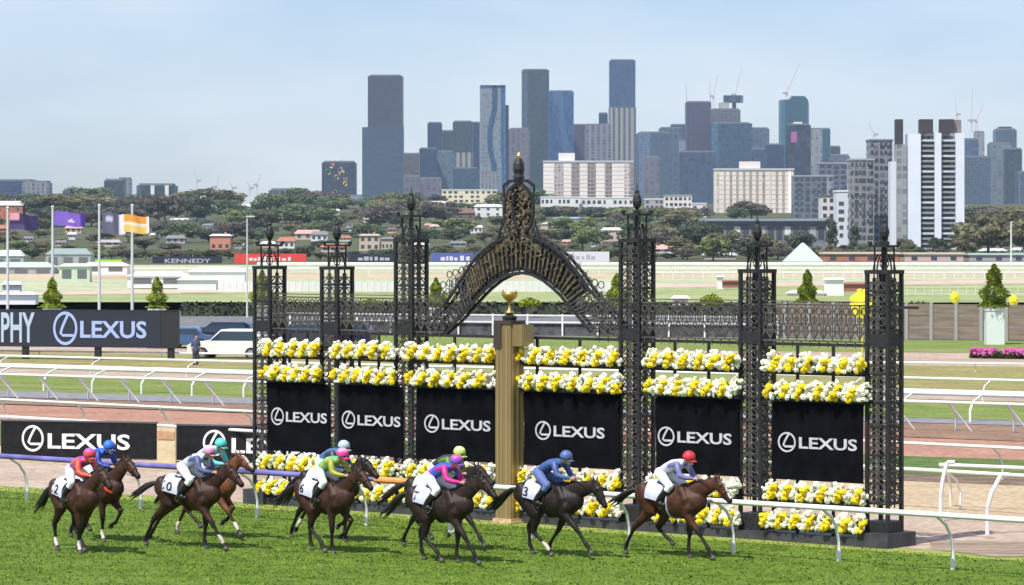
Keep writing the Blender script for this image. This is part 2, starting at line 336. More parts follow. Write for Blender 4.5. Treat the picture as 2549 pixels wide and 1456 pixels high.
# ================================================================== FINISH GATE (one welded iron screen)
m_iron = mat('black_iron', (.026, .026, .028), .5, noise=.3, nscale=12, spec=.3)
m_iron_w = mat('worn_iron', (.085, .078, .072), .5, noise=.35, nscale=9, spec=.35)
m_bronze = mat('bronze', (.125, .098, .06), .5, .25, noise=.5, nscale=8)
m_gold = mat('gold_leaf', (.85, .55, .08), .22, .9)
VF = 63.1
gate = thing('finish_line_gate', 'black wrought iron screen of six lattice towers with a bronze-lettered arch in the middle', 'gate', (0, 0, 0), R(-40))
A_ = .56
TL = [634, 801, 985, 1545, 1843, 2158]
TU = [ux(x, VF) for x in TL]
def tower(u, tall, label):
    hb = 7.0 if tall else 6.28; c = (u + A_ / 2, VF + A_ / 2)
    b = MB(); k = .04
    cor = [(u, VF), (u + A_, VF), (u + A_, VF + A_), (u, VF + A_)]
    for x, y in cor: b.box(x - k, x + k, y - k, y + k, 0, hb)
    lv = [0.3, 1.0, 1.45, 2.1, 2.75, 3.3, 3.95, 4.6, 4.95, 5.4, 5.85, hb] + ([6.45] if tall else [])
    for z in lv:
        for i in range(4):
            (x0, y0), (x1, y1) = cor[i], cor[(i + 1) % 4]; b.bar((x0, y0, z), (x1, y1, z), .028)
    b.box(u - .05, u + A_ + .05, VF - .05, VF + A_ + .05, hb - .03, hb + .06)
    b.box(u - .02, u + A_ + .02, VF - .02, VF + A_ + .02, 4.62, 4.88)             # heavy collar
    b.box(u - .03, u + A_ + .03, VF - .03, VF + A_ + .03, 0, .6)                # solid plinth
    t = b.obj('tower', m_iron, gate); t['label'] = label
    s = MB()
    for i in range(4):
        (x0, y0), (x1, y1) = cor[i], cor[(i + 1) % 4]; a = Vector((x0, y0, 0)); ax = Vector((x1 - x0, y1 - y0, 0)).normalized()
        mid = a + ax * A_ / 2; z = 1.05
        s.bar((mid.x, mid.y, .9), (mid.x, mid.y, hb), .018)
        while z < hb - .15:
            for q in (-1, 1): s.ring(mid + ax * q * .13 + Vector((0, 0, z + .06)), .095, .014, ax, n=8)
            s.ring(mid + Vector((0, 0, z + .2)), .055, .014, ax, n=6)
            for q in (-1, 1): s.bar(mid + ax * q * .26 + Vector((0, 0, z - .06)), mid + ax * q * .02 + Vector((0, 0, z + .2)), .012)
            z += .27
    s.obj('scrollwork', m_iron_w, t)
    n = MB(); h2 = .62 if tall else .58; w2 = .16
    for x, y in ((-w2, -w2), (w2, -w2), (w2, w2), (-w2, w2)): n.bar((c[0] + x, c[1] + y, hb), (c[0] + x, c[1] + y, hb + h2), .022)
    n.box(c[0] - w2 - .09, c[0] + w2 + .09, c[1] - w2 - .09, c[1] + w2 + .09, hb + h2, hb + h2 + .05)
    for x, y in ((-w2, -w2), (w2, -w2), (w2, w2), (-w2, w2)): n.box(c[0] + x * 1.5 - .035, c[0] + x * 1.5 + .035, c[1] + y * 1.5 - .035, c[1] + y * 1.5 + .035, hb + h2 + .05, hb + h2 + .13)
    for i in range(4):
        a = Vector((c[0], c[1], hb + h2 * .35 + i * .11)); n.ring(a, .12 - .02 * i, .014, (1, 0, 0), (0, 1, 0) if i % 2 else (0, 0, 1), n=8)
    for q in (-1, 1):
        n.path([(c[0] + q * .3, c[1], hb + .05), (c[0] + q * .26, c[1], hb + .25), (c[0] + q * .17, c[1], hb + .42)], .02)
        n.path([(c[0], c[1] + q * .3, hb + .05), (c[0], c[1] + q * .26, hb + .25), (c[0], c[1] + q * .17, hb + .42)], .02)
    n.obj('spire_cage', m_iron, t)
    f = MB(); zz = hb + h2 + .05
    f.lathe((c[0], c[1], 0), [(.03, 4.9), (.03, zz), (.035, zz + .1), (.10, zz + .2), (.12, zz + .3), (.09, zz + .42), (.05, zz + .5), (.06, zz + .55), (.015, zz + .62), (.004, zz + .75)], 10)
    f.obj('finial', m_iron, t, smooth=False)
for i, u in enumerate(TU):
    tower(u, i in (2, 3), ('leftmost tower of the screen', 'second tower from the left', 'tall tower left of the arch', 'tall tower right of the arch', 'second tower from the right', 'rightmost tower of the screen')[i])
# plinth
pl = MB(); U0, U1 = TU[0] - .05, TU[5] + A_ + .05
pl.box(U0, U1, VF - .22, VF + .75, 0, .2); pl.box(U1 - .8, U1 + .12, VF - .26, VF + .9, 0, .34); pl.box(U0 - .05, U0 + .7, VF - .35, VF + .8, 0, .4)
pl.obj('plinth', mat('plinth_paint', (.045, .045, .052), .55, noise=.3, nscale=3), gate)
# crest lattice between towers
def crest(u0, u1, z0=4.68, z1=5.52):
    b = MB(); y = VF + .06
    for z in (z0, (z0 + z1) / 2 - .02, z1): b.bar((u0, y, z), (u1, y, z), .026)
    b.bar((u0, y, z1 + .08), (u1, y, z1 + .08), .016)
    n = max(3, int((u1 - u0) / .25)); st = (u1 - u0) / n
    for i in range(n + 1): b.bar((u0 + i * st, y, z0), (u0 + i * st, y, z1), .014)
    for i in range(n):
        x = u0 + (i + .5) * st
        b.ring((x, y, z1 - .14), .085, .02, n=8); b.ring((x, y, z0 + .3), .075, .02, n=8); b.ring((x - st / 2, y, z0 + .18), .07, .018, n=8); b.ring((x - st / 2, y, z0 + .5), .06, .018, n=8); b.bar((x, y, z0 + .38), (x, y, z1 - .23), .02)
        b.bar((x - st / 2, y, z0 + .05), (x, y, z0 + .24), .014); b.bar((x + st / 2, y, z0 + .05), (x, y, z0 + .24), .014)
        b.bar((x, y, z0 - .02), (x, y, z0 - .16), .022, r2=.005)
    return b.obj('crest_lattice', m_iron_w, gate)
for i in (0, 1, 3, 4): crest(TU[i] + A_, TU[i + 1])
ua = ux(1100, VF); ub = ux(1475, VF)
crest(TU[2] + A_, ua); crest(ub, TU[3])
# horizontal bearers and stanchions of the screen
br = MB(); y = VF + .1
for i in range(5):
    u0, u1 = TU[i] + A_, TU[i + 1]
    for z in (4.6, 3.92, 3.28, .92, .3): br.box(u0, u1, y - .03, y + .03, z - .035, z + .035)
    n = 2 if i != 2 else 4
    for k in range(1, n + 1):
        x = u0 + (u1 - u0) * k / (n + 1); br.box(x - .03, x + .03, y - .028, y + .028, 0, 4.6)
br.box(TU[5] + A_, TU[5] + A_ + .75, y - .03, y + .03, 5.46, 5.52)
br.obj('bearer_frame', m_iron, gate)
# arch
VA = VF + .25
outer = [(1055, 815), (1081, 782), (1111, 752), (1138, 710), (1156, 683), (1172, 657), (1190, 636), (1220, 610), (1254, 592), (1293, 584), (1334, 592), (1368, 611), (1402, 637), (1439, 681), (1465, 720), (1492, 749), (1530, 790), (1550, 815)]
inner = [(1100, 831), (1118, 815), (1134, 801), (1158, 775), (1177, 753), (1193, 735), (1209, 719), (1235, 698), (1262, 684), (1293, 678), (1325, 684), (1352, 698), (1378, 719), (1395, 735), (1412, 757), (1430, 777), (1447, 798), (1470, 826)]
OU = [uh(x, y_, VA) for x, y_ in outer]; IN = [uh(x, y_, VA) for x, y_ in inner]
ab = MB()
for pts, r in ((OU, .045), (IN, .045)):
    for dv in (0, .22): ab.path([(u, VA + dv, h) for u, h in pts], r)
for (p, q) in zip(OU, IN):
    for dv in (0, .22): ab.bar((p[0], VA + dv, p[1]), (q[0], VA + dv, q[1]), .02)
arch = ab.obj('arch', m_iron, gate)
sc = MB(); bz = MB(); rnd = random.Random(3)
def lerp(a, b_, t): return (a[0] + (b_[0] - a[0]) * t, a[1] + (b_[1] - a[1]) * t)
for i in range(len(OU) - 1):
    for k in range(3):
        t = (k + .5) / 3; o_ = lerp(OU[i], OU[i + 1], t); n_ = lerp(IN[i], IN[i + 1], t)
        if 4 <= i <= 13:
            a = lerp(n_, o_, .16); c = lerp(n_, o_, .84); w_ = .034 if k != 1 else .022
            bz.bar((a[0], VA - .03, a[1]), (c[0], VA - .03, c[1]), w_, 4)
            e = lerp(n_, o_, .3 + .4 * rnd.random()); bz.bar((e[0] - .07, VA - .035, e[1]), (e[0] + .07, VA - .035, e[1] + .04), .028)
        else:
            m_ = lerp(n_, o_, .5); sc.ring((m_[0], VA, m_[1]), .10, .015, n=8); sc.ring((m_[0], VA + .2, m_[1]), .14, .015, n=8)
            sc.bar((n_[0], VA, n_[1]), (m_[0], VA, m_[1]), .02)
# tracery riding on the outer edge of the arch and hanging below its shoulders
for i in range(1, len(OU) - 2):
    p, q = OU[i], OU[i + 1]; dx, dz = q[0] - p[0], q[1] - p[1]; L_ = math.hypot(dx, dz); nx_, nz_ = -dz / L_, dx / L_
    for k in range(2):
        a = lerp(p, q, (k + .5) / 2); 
        sc.ring((a[0] + nx_ * .10, VA + .05, a[1] + nz_ * .10), .075, .012, n=8); sc.bar((a[0], VA + .05, a[1]), (a[0] + nx_ * .26, VA + .05, a[1] + nz_ * .26), .016, r2=.006)
for sx, lo_, hi_ in ((-1, 0, 7), (1, 10, 16)):
    for i in range(lo_, hi_):
        o_ = OU[i + (1 if sx > 0 else 0)]
        for k in range(4):
            z = o_[1] - .12 + .0 * k; x = o_[0] + sx * (.12 + .2 * k)
            lim = (TU[2] + A_) if sx < 0 else TU[3]
            if (x - lim) * sx < -.05 and z > 5.5 and z < 6.5:
                sc.ring((x, VA, z - .05 * k), .09, .014, n=8); sc.bar((x, VA, z - .14 - .05 * k), (x, VA, 5.5), .013)
bp = MB(); ks = range(3, 15)
bo_ = [lerp(IN[i], OU[i], .94) for i in ks]; bi_ = [lerp(IN[i], OU[i], .06) for i in ks]
for i in range(len(bo_) - 1):
    q4 = [bi_[i], bi_[i + 1], bo_[i + 1], bo_[i]]; bp.add([(x, VA + dv, z) for dv in (.03, .09) for x, z in q4], [(0, 1, 2, 3), (7, 6, 5, 4), (0, 4, 5, 1), (2, 6, 7, 3), (1, 5, 6, 2), (3, 7, 4, 0)])
bp.obj('backing_plate', m_iron, arch)
cu_, ch_ = uh(1291, 522, VA)
# dense leafwork climbing from the arch to the crest
lw = MB(); rl = random.Random(8); c0 = uh(1291, 600, VA)
for k in range(170):
    t = rl.random(); hw = .85 * (1 - t) ** 2.6 + .24; x = c0[0] + rl.uniform(-hw, hw); zb = 6.75 - abs(x - c0[0]) * .55; z = zb + t * (ch_ - .35 - zb) + rl.uniform(-.1, .1)
    if z < zb: continue
    q = Vector((rl.gauss(0, 1), rl.gauss(0, .5), rl.gauss(0, 1))).normalized() * rl.uniform(.05, .10); s2 = q.cross(Vector((0, 1, 0))).normalized() * .035; p = Vector((x, VA + rl.uniform(-.06, .14), z))
    lw.add([p - q, p + s2, p + q, p - s2, p + Vector((0, .02, 0))], [(0, 1, 2, 3), (0, 4, 1), (1, 4, 2), (2, 4, 3), (3, 4, 0)])
lw.obj('leafwork', mat('dark_bronze', (.075, .062, .04), .55, .2, noise=.6, nscale=6), arch)
sc.obj('tracery', m_iron_w, arch); bz.obj('raised_bronze_bars', m_bronze, arch)
# crest of the arch
cu_, ch_ = uh(1291, 522, VA)
cr = MB(); cr.ring((cu_, VA, ch_), .47, .05, az=(0, 0, 1.35), n=20); cr.add([(cu_ + .42 * math.cos(2 * math.pi * k / 20), VA + dv, ch_ + .60 * math.sin(2 * math.pi * k / 20)) for dv in (.03, .08) for k in range(20)], [tuple(range(20)), tuple(range(20, 40))[::-1]] + [(k, (k + 1) % 20, 20 + (k + 1) % 20, 20 + k) for k in range(20)])
for q in (-1, 1):
    cr.path([(cu_ + q * .46, VA, ch_ + .62), (cu_ + q * .3, VA, ch_ + .72), (cu_, VA, ch_ + .72)], .05)
    cr.path([(cu_ + q * .48, VA, ch_ + .3), (cu_ + q * .5, VA, ch_ + .62)], .03); cr.ring((cu_ + q * .5, VA, ch_ + .3), .08, .015, n=8)
    cr.path([(cu_ + q * .75, VA, ch_ - .95), (cu_ + q * .6, VA, ch_ - .5), (cu_ + q * .46, VA, ch_ - .25)], .03)
    for k in range(4): cr.ring((cu_ + q * (.62 - .05 * k), VA, ch_ - .9 + .2 * k), .09, .016, n=8)
crest_o = cr.obj('crest', m_iron, arch)
fg = MB()   # bronze relief inside the crest: leafy upright figure mass with two side scrolls
for k in range(330):
    a = rnd.uniform(0, 6.28); q = rnd.random() ** .5
    x, z = cu_ + .42 * q * math.cos(a), ch_ + .60 * q * math.sin(a)
    fg.ico((x, VA - .02 + rnd.uniform(-.05, .05), z), rnd.uniform(.018, .042), .35, sc=(rnd.uniform(.6, 1.6), .7, rnd.uniform(.6, 2.4)))
for q in (-1, 1):
    for k in range(3): fg.ring((cu_ + q * (.2 + .2 * k), VA - .03, ch_ - .72 - .12 * k), .09, .026, n=8)
    fg.path([(cu_ + q * .1, VA - .02, ch_ - .55), (cu_ + q * .4, VA - .02, ch_ - .8), (cu_ + q * .72, VA - .02, ch_ - 1.05)], .04)
fg.obj('bronze_relief', m_bronze, crest_o)
dk = MB(); dk.path([(cu_ - .03, VA - .1, ch_ + .45), (cu_ - .12, VA - .1, ch_ + .1), (cu_ - .08, VA - .1, ch_ - .2), (cu_ + .05, VA - .1, ch_ - .5)], .05, 6); dk.obj('ribbon', m_iron, crest_o)
fi = MB(); z0 = ch_ + .7
fi.lathe((cu_, VA, 0), [(.10, z0 - .1), (.12, z0), (.14, z0 + .12), (.12, z0 + .2), (.15, z0 + .32), (.13, z0 + .45), (.09, z0 + .55), (.05, z0 + .6)], 8)
fo = fi.obj('finial', m_iron, crest_o); MB().lathe((cu_, VA, 0), [(.04, z0 + .6), (.05, z0 + .66), (.01, z0 + .74)], 8).obj('gilt_tip', m_gold, fo)
# ================================================================== winning post
pc = G(1268, 1301); post = thing('winning_post', 'tall square gold winning post with dark cap in front of the iron arch', 'winning post', tuple(pc), R(-40))
m_brass = mat('brushed_brass', (.29, .205, .085), .45, .3, noise=.14, nscale=3, stretch=(1, 1, .1))
m_brass2 = mat('pale_brass', (.38, .285, .14), .4, .25, noise=.1, nscale=3, stretch=(1, 1, .1))
b = MB(); s = .25
b.box(-s, s, -s, s, .05, 4.95); b.obj('shaft', m_brass, post)
b = MB()
for x in (-.17, -.05, .12): b.box(x - .018, x + .018, -s - .012, -s + .002, .12, 4.85)
for x in (-.18, .02, .17): b.box(s - .002, s + .012, x - .03, x + .03, .12, 4.85)
b.obj('flute', m_brass2, post)
MB().box(-.36, .36, -.36, .36, 0, .05).box(-.3, .3, -.3, .3, .05, .12).obj('base', mat('tan_base', (.5, .38, .22), .7, noise=.2, nscale=5), post)
b = MB(); b.box(-.28, .28, -.28, .28, 4.95, 5.03).box(-.28, -.04, -.29, -.255, 4.35, 4.95); b.obj('cap', mat('dark_cap', (.05, .04, .03), .4), post)
b = MB(); b.box(s, s + .32, -.2, .26, 4.4, 4.93); hd = b.obj('head_board', m_brass, post); MB().box(s + .32, s + .335, -.17, .23, 4.43, 4.9).obj('face_panel', m_brass2, hd)
b = MB(); b.lathe((0, 0, 0), [(.17, 5.03), (.19, 5.12), (.12, 5.16), (.05, 5.2)], 12); pd = b.obj('pedestal', m_iron, post)
tr = MB(); tr.lathe((0, 0, 0), [(.12, 5.2), (.11, 5.25), (.035, 5.3), (.03, 5.46), (.06, 5.5), (.14, 5.56), (.18, 5.64), (.19, 5.74), (.17, 5.74), (.13, 5.62), (.02, 5.58)], 14)
co = tr.obj('trophy_cup', mat('old_gold', (.52, .34, .09), .35, .7), post, smooth=True)
for q in (-1, 1):
    MB().path([(q * .16, 0, 5.6), (q * .23, 0, 5.64), (q * .24, 0, 5.74), (q * .19, 0, 5.78)], .018, 6).obj('handle', m_gold, co)
# ================================================================== banners and flower troughs
VB = VF - .1
m_black = mat('black_cloth', (.004, .004, .006), .95, noise=.5, nscale=2, spec=.08)
m_white = mat('white_print', (.52, .52, .56), .6, noise=.12, nscale=5)
m_wht = mat('white_paint', (.76, .76, .75), .4, noise=.09, nscale=2.2)
BX = [(664, 818), (845, 1000), (1035, 1240), (1303, 1541), (1632, 1838), (1922, 2148)]
BL = ['leftmost black cloth banner, just right of the first lattice tower', 'second black banner from the left, between two lattice towers', 'black banner immediately left of the gold winning post', 'black banner immediately right of the gold winning post', 'black banner between the tall right tower and the second tower from the right', 'rightmost black banner, beside the last lattice tower']
LX = [(676, 815), (852, 998), (1057, 1222), (1333, 1506), (1638, 1822), (1937, 2134)]
for i, (x0, x1) in enumerate(BX):
    u0, u1 = ux(x0, VB), ux(x1, VB); b = MB(); n = 14; z0, z1 = 1.46, 3.24; rr = random.Random(i)
    vs = []; rows = 8
    for j in range(rows + 1):
        for k in range(n + 1):
            vs.append((u0 + (u1 - u0) * k / n, VB + .018 * math.sin(k * 1.3 + i * 2 + j * .5) * (.35 + .65 * j / rows), z0 + (z1 - z0) * j / rows - (.012 * abs(math.sin(k * 1.57)) if j == rows else 0)))
    nn = len(vs); vs += [(x, y + .012, z) for x, y, z in vs]; W_ = n + 1
    fs = [(j * W_ + k, j * W_ + k + 1, (j + 1) * W_ + k + 1, (j + 1) * W_ + k) for j in range(rows) for k in range(n)]
    fs += [tuple(nn + q for q in f[::-1]) for f in fs]; b.add(vs, fs)
    for z in (z1 + .0, z0): b.bar((u0, VB + .03, z), (u1, VB + .03, z), .022)
    o = b.obj('banner', m_black, rz=R(-40)); tag(o, BL[i], 'banner', 'black banners hung in the iron screen')
    a, c = ux(LX[i][0], VB), ux(LX[i][1], VB); wd = c - a; t = MB(); zc = 2.32 if i > 2 else 2.36
    emblem(t, a + wd * .115, zc, wd * .115, .235, VB - .02, -.006); text_mb(t, 'LEXUS', a + wd * .27, c, zc, .27, VB - .022, .006)
    t.obj('lettering', m_white, o)
m_trough = mat('trough', (.02, .02, .022), .6)
m_wb = mat('white_bloom', (.78, .78, .72), .8, attr='Col'); m_yb = mat('yellow_bloom', (.85, .6, .02), .8, attr='Col'); m_lf = mat('bloom_leaf', (.06, .09, .025), .8)
RX = {0: [(655, 803), (830, 990), (1010, 1236), (1280, 1550), (1612, 1842), (1908, 2157)], 1: [(665, 808), (838, 990), (1025, 1236), (1292, 1549), (1620, 1848), (1915, 2162)],
      2: [(652, 803), (835, 990), (1008, 1236), (1280, 1550), (1612, 1842), (1905, 2157)], 3: [(655, 805), (833, 990), (1008, 1236), (1300, 1550), (1620, 1842), (1908, 2157)]}
RZ = [4.0, 3.35, 1.0, .34]
RN = ['topmost', 'second', 'third', 'lowest']; SN = ['first bay from the left', 'second bay from the left', 'left of the winning post', 'right of the winning post', 'second bay from the right', 'rightmost bay']
for r_ in range(4):
    for i, (x0, x1) in enumerate(RX[r_]):
        u0, u1 = ux(x0, VB), ux(x1, VB); z = RZ[r_]; rr = random.Random(r_ * 10 + i)
        rt = thing('flower_trough', f'{RN[r_]} row of white and yellow roses, {SN[i]}', 'flower trough', tuple(UV(u0, VB - .1)), R(-40), 'troughs of white and yellow roses on the iron screen')
        L_ = u1 - u0; MB().box(0.03, L_ - .03, -.02, .16, z - .06, z + .04).obj('trough', m_trough, rt)
        lf = MB(); x = -.02; yel = r_ in (1, 3); per = L_ / max(3, round(L_ / .46)); k_ = 0
        while x < L_ - .04:
            wd = per * (.34 if yel else .66) * rr.uniform(.85, 1.15); t = MB()
            for k in range(40 if not yel else 26):
                q = rr.random(); f_ = rr.random(); hz_ = q * ((.30 + .12 * math.sin(math.pi * f_)) if not yel else .30); px_ = x + (.02 + .96 * f_) * wd * (1 if not yel else .8) + hz_ * .55 - .08
                if px_ < -.01 or px_ > L_ + .03: continue
                s_ = rr.uniform(.65, 1.0)
                if yel: col = (.90 * (.7 + .3 * s_), .66 * (.6 + .4 * s_), .008)
                else: col = (.84 * (.85 + .15 * s_), .84 * (.85 + .15 * s_), .74 * s_ + .05)
                t.ico((px_, .02 + rr.uniform(-.13, .06) - (.07 if yel else 0), z + hz_), rr.uniform(.04, .08), .3, col=col)
            if t.v: t.obj('yellow_roses' if yel else 'white_roses', m_yb if yel else m_wb, rt)
            x += wd; yel = not yel
        for k in range(int(L_ * 34)):
            p = Vector((rr.uniform(0, L_), rr.uniform(-.12, .12), z + rr.uniform(-.02, .34))); q = Vector((rr.uniform(-1, 1), rr.uniform(-1, 1), rr.uniform(-1, 1))).normalized() * .07; s2 = q.orthogonal().normalized() * .035
            lf.add([p - q, p + s2, p + q, p - s2], [(0, 1, 2, 3)])
        lf.obj('leaves', m_lf, rt)
# ================================================================== running rails
def rail_line(label, name, a, c, h, foot_off=0.0, n=None, r=.05, step=3.0, goose=True, mt=None, brace=0, group=None, ext=.0, post_r=.032):
    """white rail from ground point a to c (points under the rail), posts set back by foot_off"""
    a, c = Vector(a), Vector(c); a.z = c.z = 0; d = (c - a); L_ = d.length; dn = d.normalized(); nrm = Vector((-dn.y, dn.x, 0))
    if nrm.y < 0: nrm = -nrm
    rt = thing(name, label, 'rail', tuple(a), 0, group)
    b = MB(); b.bar((0, 0, h), d + Vector((0, 0, h)), r, 8); b.obj('rail', mt or m_wht, rt, smooth=False)
    n = n or max(2, int(L_ / step)); pm_ = None
    for k in range(n + 1):
        q = d * (k / n) if n else Vector()
        if pm_ is None:
            p = MB()
            if goose: p.path([nrm * foot_off + Vector((0, 0, 0)), nrm * foot_off + Vector((0, 0, h * .45)), nrm * foot_off * .75 + Vector((0, 0, h * .75)), nrm * .06 + Vector((0, 0, h * .98))], post_r, 6)
            else: p.bar((0, 0, 0), (0, 0, h), post_r, 6)
            if brace: p.bar((dn.x * brace * .2, dn.y * brace * .2, h * .95), tuple(dn * brace + nrm * foot_off * .8), post_r * .8, 6)
            pm_ = p.mesh('post', [m_wht])
        link('post', pm_, rt, tuple(q))
    return rt
# front running rail: purple padded, orange, white stretches
VR, HR = 59.15, 1.22; m_purple = mat('purple_padding', (.16, .14, .42), .6, noise=.35, nscale=1.2); m_orange = mat('orange_padding', (.80, .30, .08), .6, noise=.15)
rt = thing('running_rail', 'white running rail on goose-neck posts beside the galloping horses', 'rail', (0, 0, 0), R(-40))
uP, uO0, uO1, uE = ux(790, VR), ux(935, VR), ux(1060, VR), ux(2800, VR); uS = ux(-250, VR)
MB().bar((uO1, VR, HR), (uE, VR, HR), .062, 10).obj('rail', m_wht, rt)
MB().bar((uS, VR, HR), (uP, VR, HR), .07, 10).bar((uP, VR, HR), (uO0, VR, HR), .05, 10).obj('purple_padding', m_purple, rt)
MB().bar((uO0, VR, HR), (uO1, VR, HR), .08, 10).obj('orange_padding', m_orange, rt)
p = MB(); p.path([(0, .78, 0), (0, .78, .42), (0, .7, .72), (0, .5, .98), (0, .1, 1.2)], .036, 8); p.bar((0, .78, 0), (0, .78, .26), .055, 8); pm_ = p.mesh('post', [m_wht])
for x in (67, 350, 640, 912, 1120, 1325, 1565, 1825, 2087, 2371, 2680): link('post', pm_, rt, (ux(x, VR + .78), VR, 0))
# rails further back (points on the rail's height line)
def GR(x, y, h): p_ = G(x, y, h); return Vector((p_.x, p_.y, 0))
rail_line('white rail along the near edge of the pink dirt track behind the hoardings', 'running_rail', GR(-200, 1024, 1.05), GR(2800, 1198, 1.05), 1.05, .7, step=2.7)
rail_line('short white rail ending in front of the pink dirt track at the right', 'running_rail', GR(2338, 1156, 1.15), GR(2800, 1174, 1.15), 1.15, .7, n=2)
rail_line('white rail along the far edge of the pink dirt track', 'running_rail', GR(-200, 984, 1.0), GR(2800, 1128, 1.0), 1.0, .6, step=4.2)
rail_line('white rail standing on the near side of the green grass strip', 'running_rail', GR(-200, 925, 1.1), GR(2800, 1014, 1.1), 1.1, .8, step=2.3, post_r=.05, brace=.7, r=.06)
rail_line('thick white rail standing on the pale path beyond the grass strip', 'running_rail', GR(-200, 904, 1.1), GR(2800, 990, 1.1), 1.1, -1.0, step=2.9, r=.13, post_r=.05)
rail_line('thin white rail beyond the thick one, on the dry grass', 'running_rail', GR(-200, 880, 1.0), GR(2800, 953, 1.0), 1.0, -.8, step=6.0, r=.06)
rail_line('low white rail along the pale path under the trackside screen', 'running_rail', GR(-200, 870, .5), GR(2800, 909, .5), .5, .2, step=8.0, r=.06)
# two big goose-neck posts of the crossing rail at the right
for x, y, xt, yt, lb in ((2341, 1298, 2357, 1150, 'left of two tall white goose-neck posts on the sand'), (2457, 1331, 2492, 1181, 'right of two tall white goose-neck posts on the sand')):
    g0 = G(x, y); h1 = CAMH - (yt - HZ) * g0.y / F; dx = (xt - x) / F * g0.y
    b = MB(); b.path([(0, 0, 0), (0, 0, h1 * .45), (dx * .3, 0, h1 * .7), (dx * .75, 0, h1 * .9), (dx, 0, h1), (dx + .18, 0, h1)], .055, 8)
    o = b.obj('goose_neck_post', m_wht, loc=g0); tag(o, lb, 'rail post')
# ================================================================== hoardings on the left
m_board = mat('board_black', (.011, .011, .013), .7, noise=.3, spec=.2); m_wtext = mat('board_white', (.80, .80, .84), .5)
def board(x0, x1, ytop, ybot, xl, label, word, group=None, dtilt=0):
    a, c = G(x0, ybot[0]), G(x1, ybot[1]); d = c - a; L_ = d.length; rz = math.atan2(d.y, d.x); h = CAMH - (ytop - HZ) * a.y / F
    rt = thing('advertising_hoarding', label, 'hoarding', tuple(a), rz, group)
    MB().box(0, L_, -.05, .05, .05, h).obj('panel', m_board, rt)
    MB().box(-.03, L_ + .03, -.07, .07, h, h + .05).box(.2, .3, -.03, .3, 0, .05).box(L_ - .3, L_ - .2, -.03, .3, 0, .05).obj('frame', mat('board_frame', (.10, .10, .11), .5), rt)
    t = MB(); s = lambda x: (x - x0) / (x1 - x0) * L_
    emblem(t, (s(xl[0]) + s(xl[1])) / 2, h * .54, (s(xl[1]) - s(xl[0])) / 2, h * .36, -.06, -.008); text_mb(t, word, s(xl[2]), s(xl[3]), h * .48, h * .42, -.062, .008); t.obj('lettering', m_wtext, rt)
board(4, 389, 1047, (1138, 1146), (57, 112, 122, 326), 'black hoarding at the far left with white oval emblem and lettering', 'LEXUS')
board(441, 826, 1058, (1148, 1158), (508, 566, 580, 790), 'black hoarding right of the beige gap, partly hidden by the gate', 'LEXUS')
a, c = G(392, 1151), G(438, 1153); d = c - a; rt = thing('beige_gate_panel', 'beige wooden panel between the two black hoardings', 'panel', tuple(a), math.atan2(d.y, d.x))
MB().box(0, d.length, -.03, .03, 0, 1.12).obj('panel', mat('cream_board', (.55, .45, .29), .7, noise=.1), rt); MB().box(.03, d.length - .03, -.06, -.03, .75, 1.0).obj('slat', mat('tan_slat', (.45, .27, .15), .7, noise=.2), rt)
# trackside screen
a = G(-190, 893); c = G(443, 900); d = c - a; L_ = d.length; rz = math.atan2(d.y, d.x); sc_ = F / a.y
rt = thing('trackside_screen', 'long dark blue LED screen with pale lettering on black legs', 'screen', tuple(a), rz)
zt, zb = CAMH - (774 - HZ) * c.y / F, CAMH - (864 - HZ) * c.y / F
X = lambda x: (x + 190) / 633 * L_
MB().box(0, X(402), -.1, .25, zb, zt).obj('display', mat('screen_navy', (.022, .026, .042), .3), rt)
MB().box(X(402), L_, -.08, .25, zb - .05, zt).box(0, L_, -.12, .27, zt, zt + .04).box(0, L_, -.12, .27, zb - .05, zb).obj('housing', mat('screen_housing', (.02, .02, .022), .5), rt)
for x in (-120, 66, 246, 425): 
    MB().box(X(x) - .18, X(x) + .18, -.05, .2, 0, zb).obj('leg', m_iron, rt)
t = MB(); hh = zt - zb
text_mb(t, 'PHY', X(8), X(92), (zt + zb) / 2 + .03, hh * .84, -.115, .004); t.obj('lettering', mat('screen_grey_text', (.34, .42, .52), .5, emit=.25), rt)
t = MB(); emblem(t, X(168), (zt + zb) / 2, X(198) - X(168), hh * .47, -.112, -.006); text_mb(t, 'LEXUS', X(205), X(368), (zt + zb) / 2 - .05, hh * .48, -.114, .004)
t.obj('emblem_and_lettering', mat('screen_blue_text', (.30, .38, .66), .5, emit=.25), rt)

# turf thrown up and lying around the hoof prints
rr = random.Random(12); cl = MB()
for k in range(170):
    x = rr.uniform(60, 1900); y = rr.gauss(1378, 16) - (x - 1000) * -.008
    p = G(x, y); s_ = rr.uniform(.01, .03); cl.ico((p.x, p.y, .012 + s_ * .3), s_, .4, sc=(1.3, 1.3, .6), col=rr.choice([(.05, .035, .02), (.05, .09, .02), (.10, .13, .03)]))
cl = cl.obj('turf_clods', mat('turf_clod', (.05, .05, .02), .95, attr='Col')); tag(cl, 'small clods of loose turf and soil scattered around the hooves', 'turf', None, 'stuff')

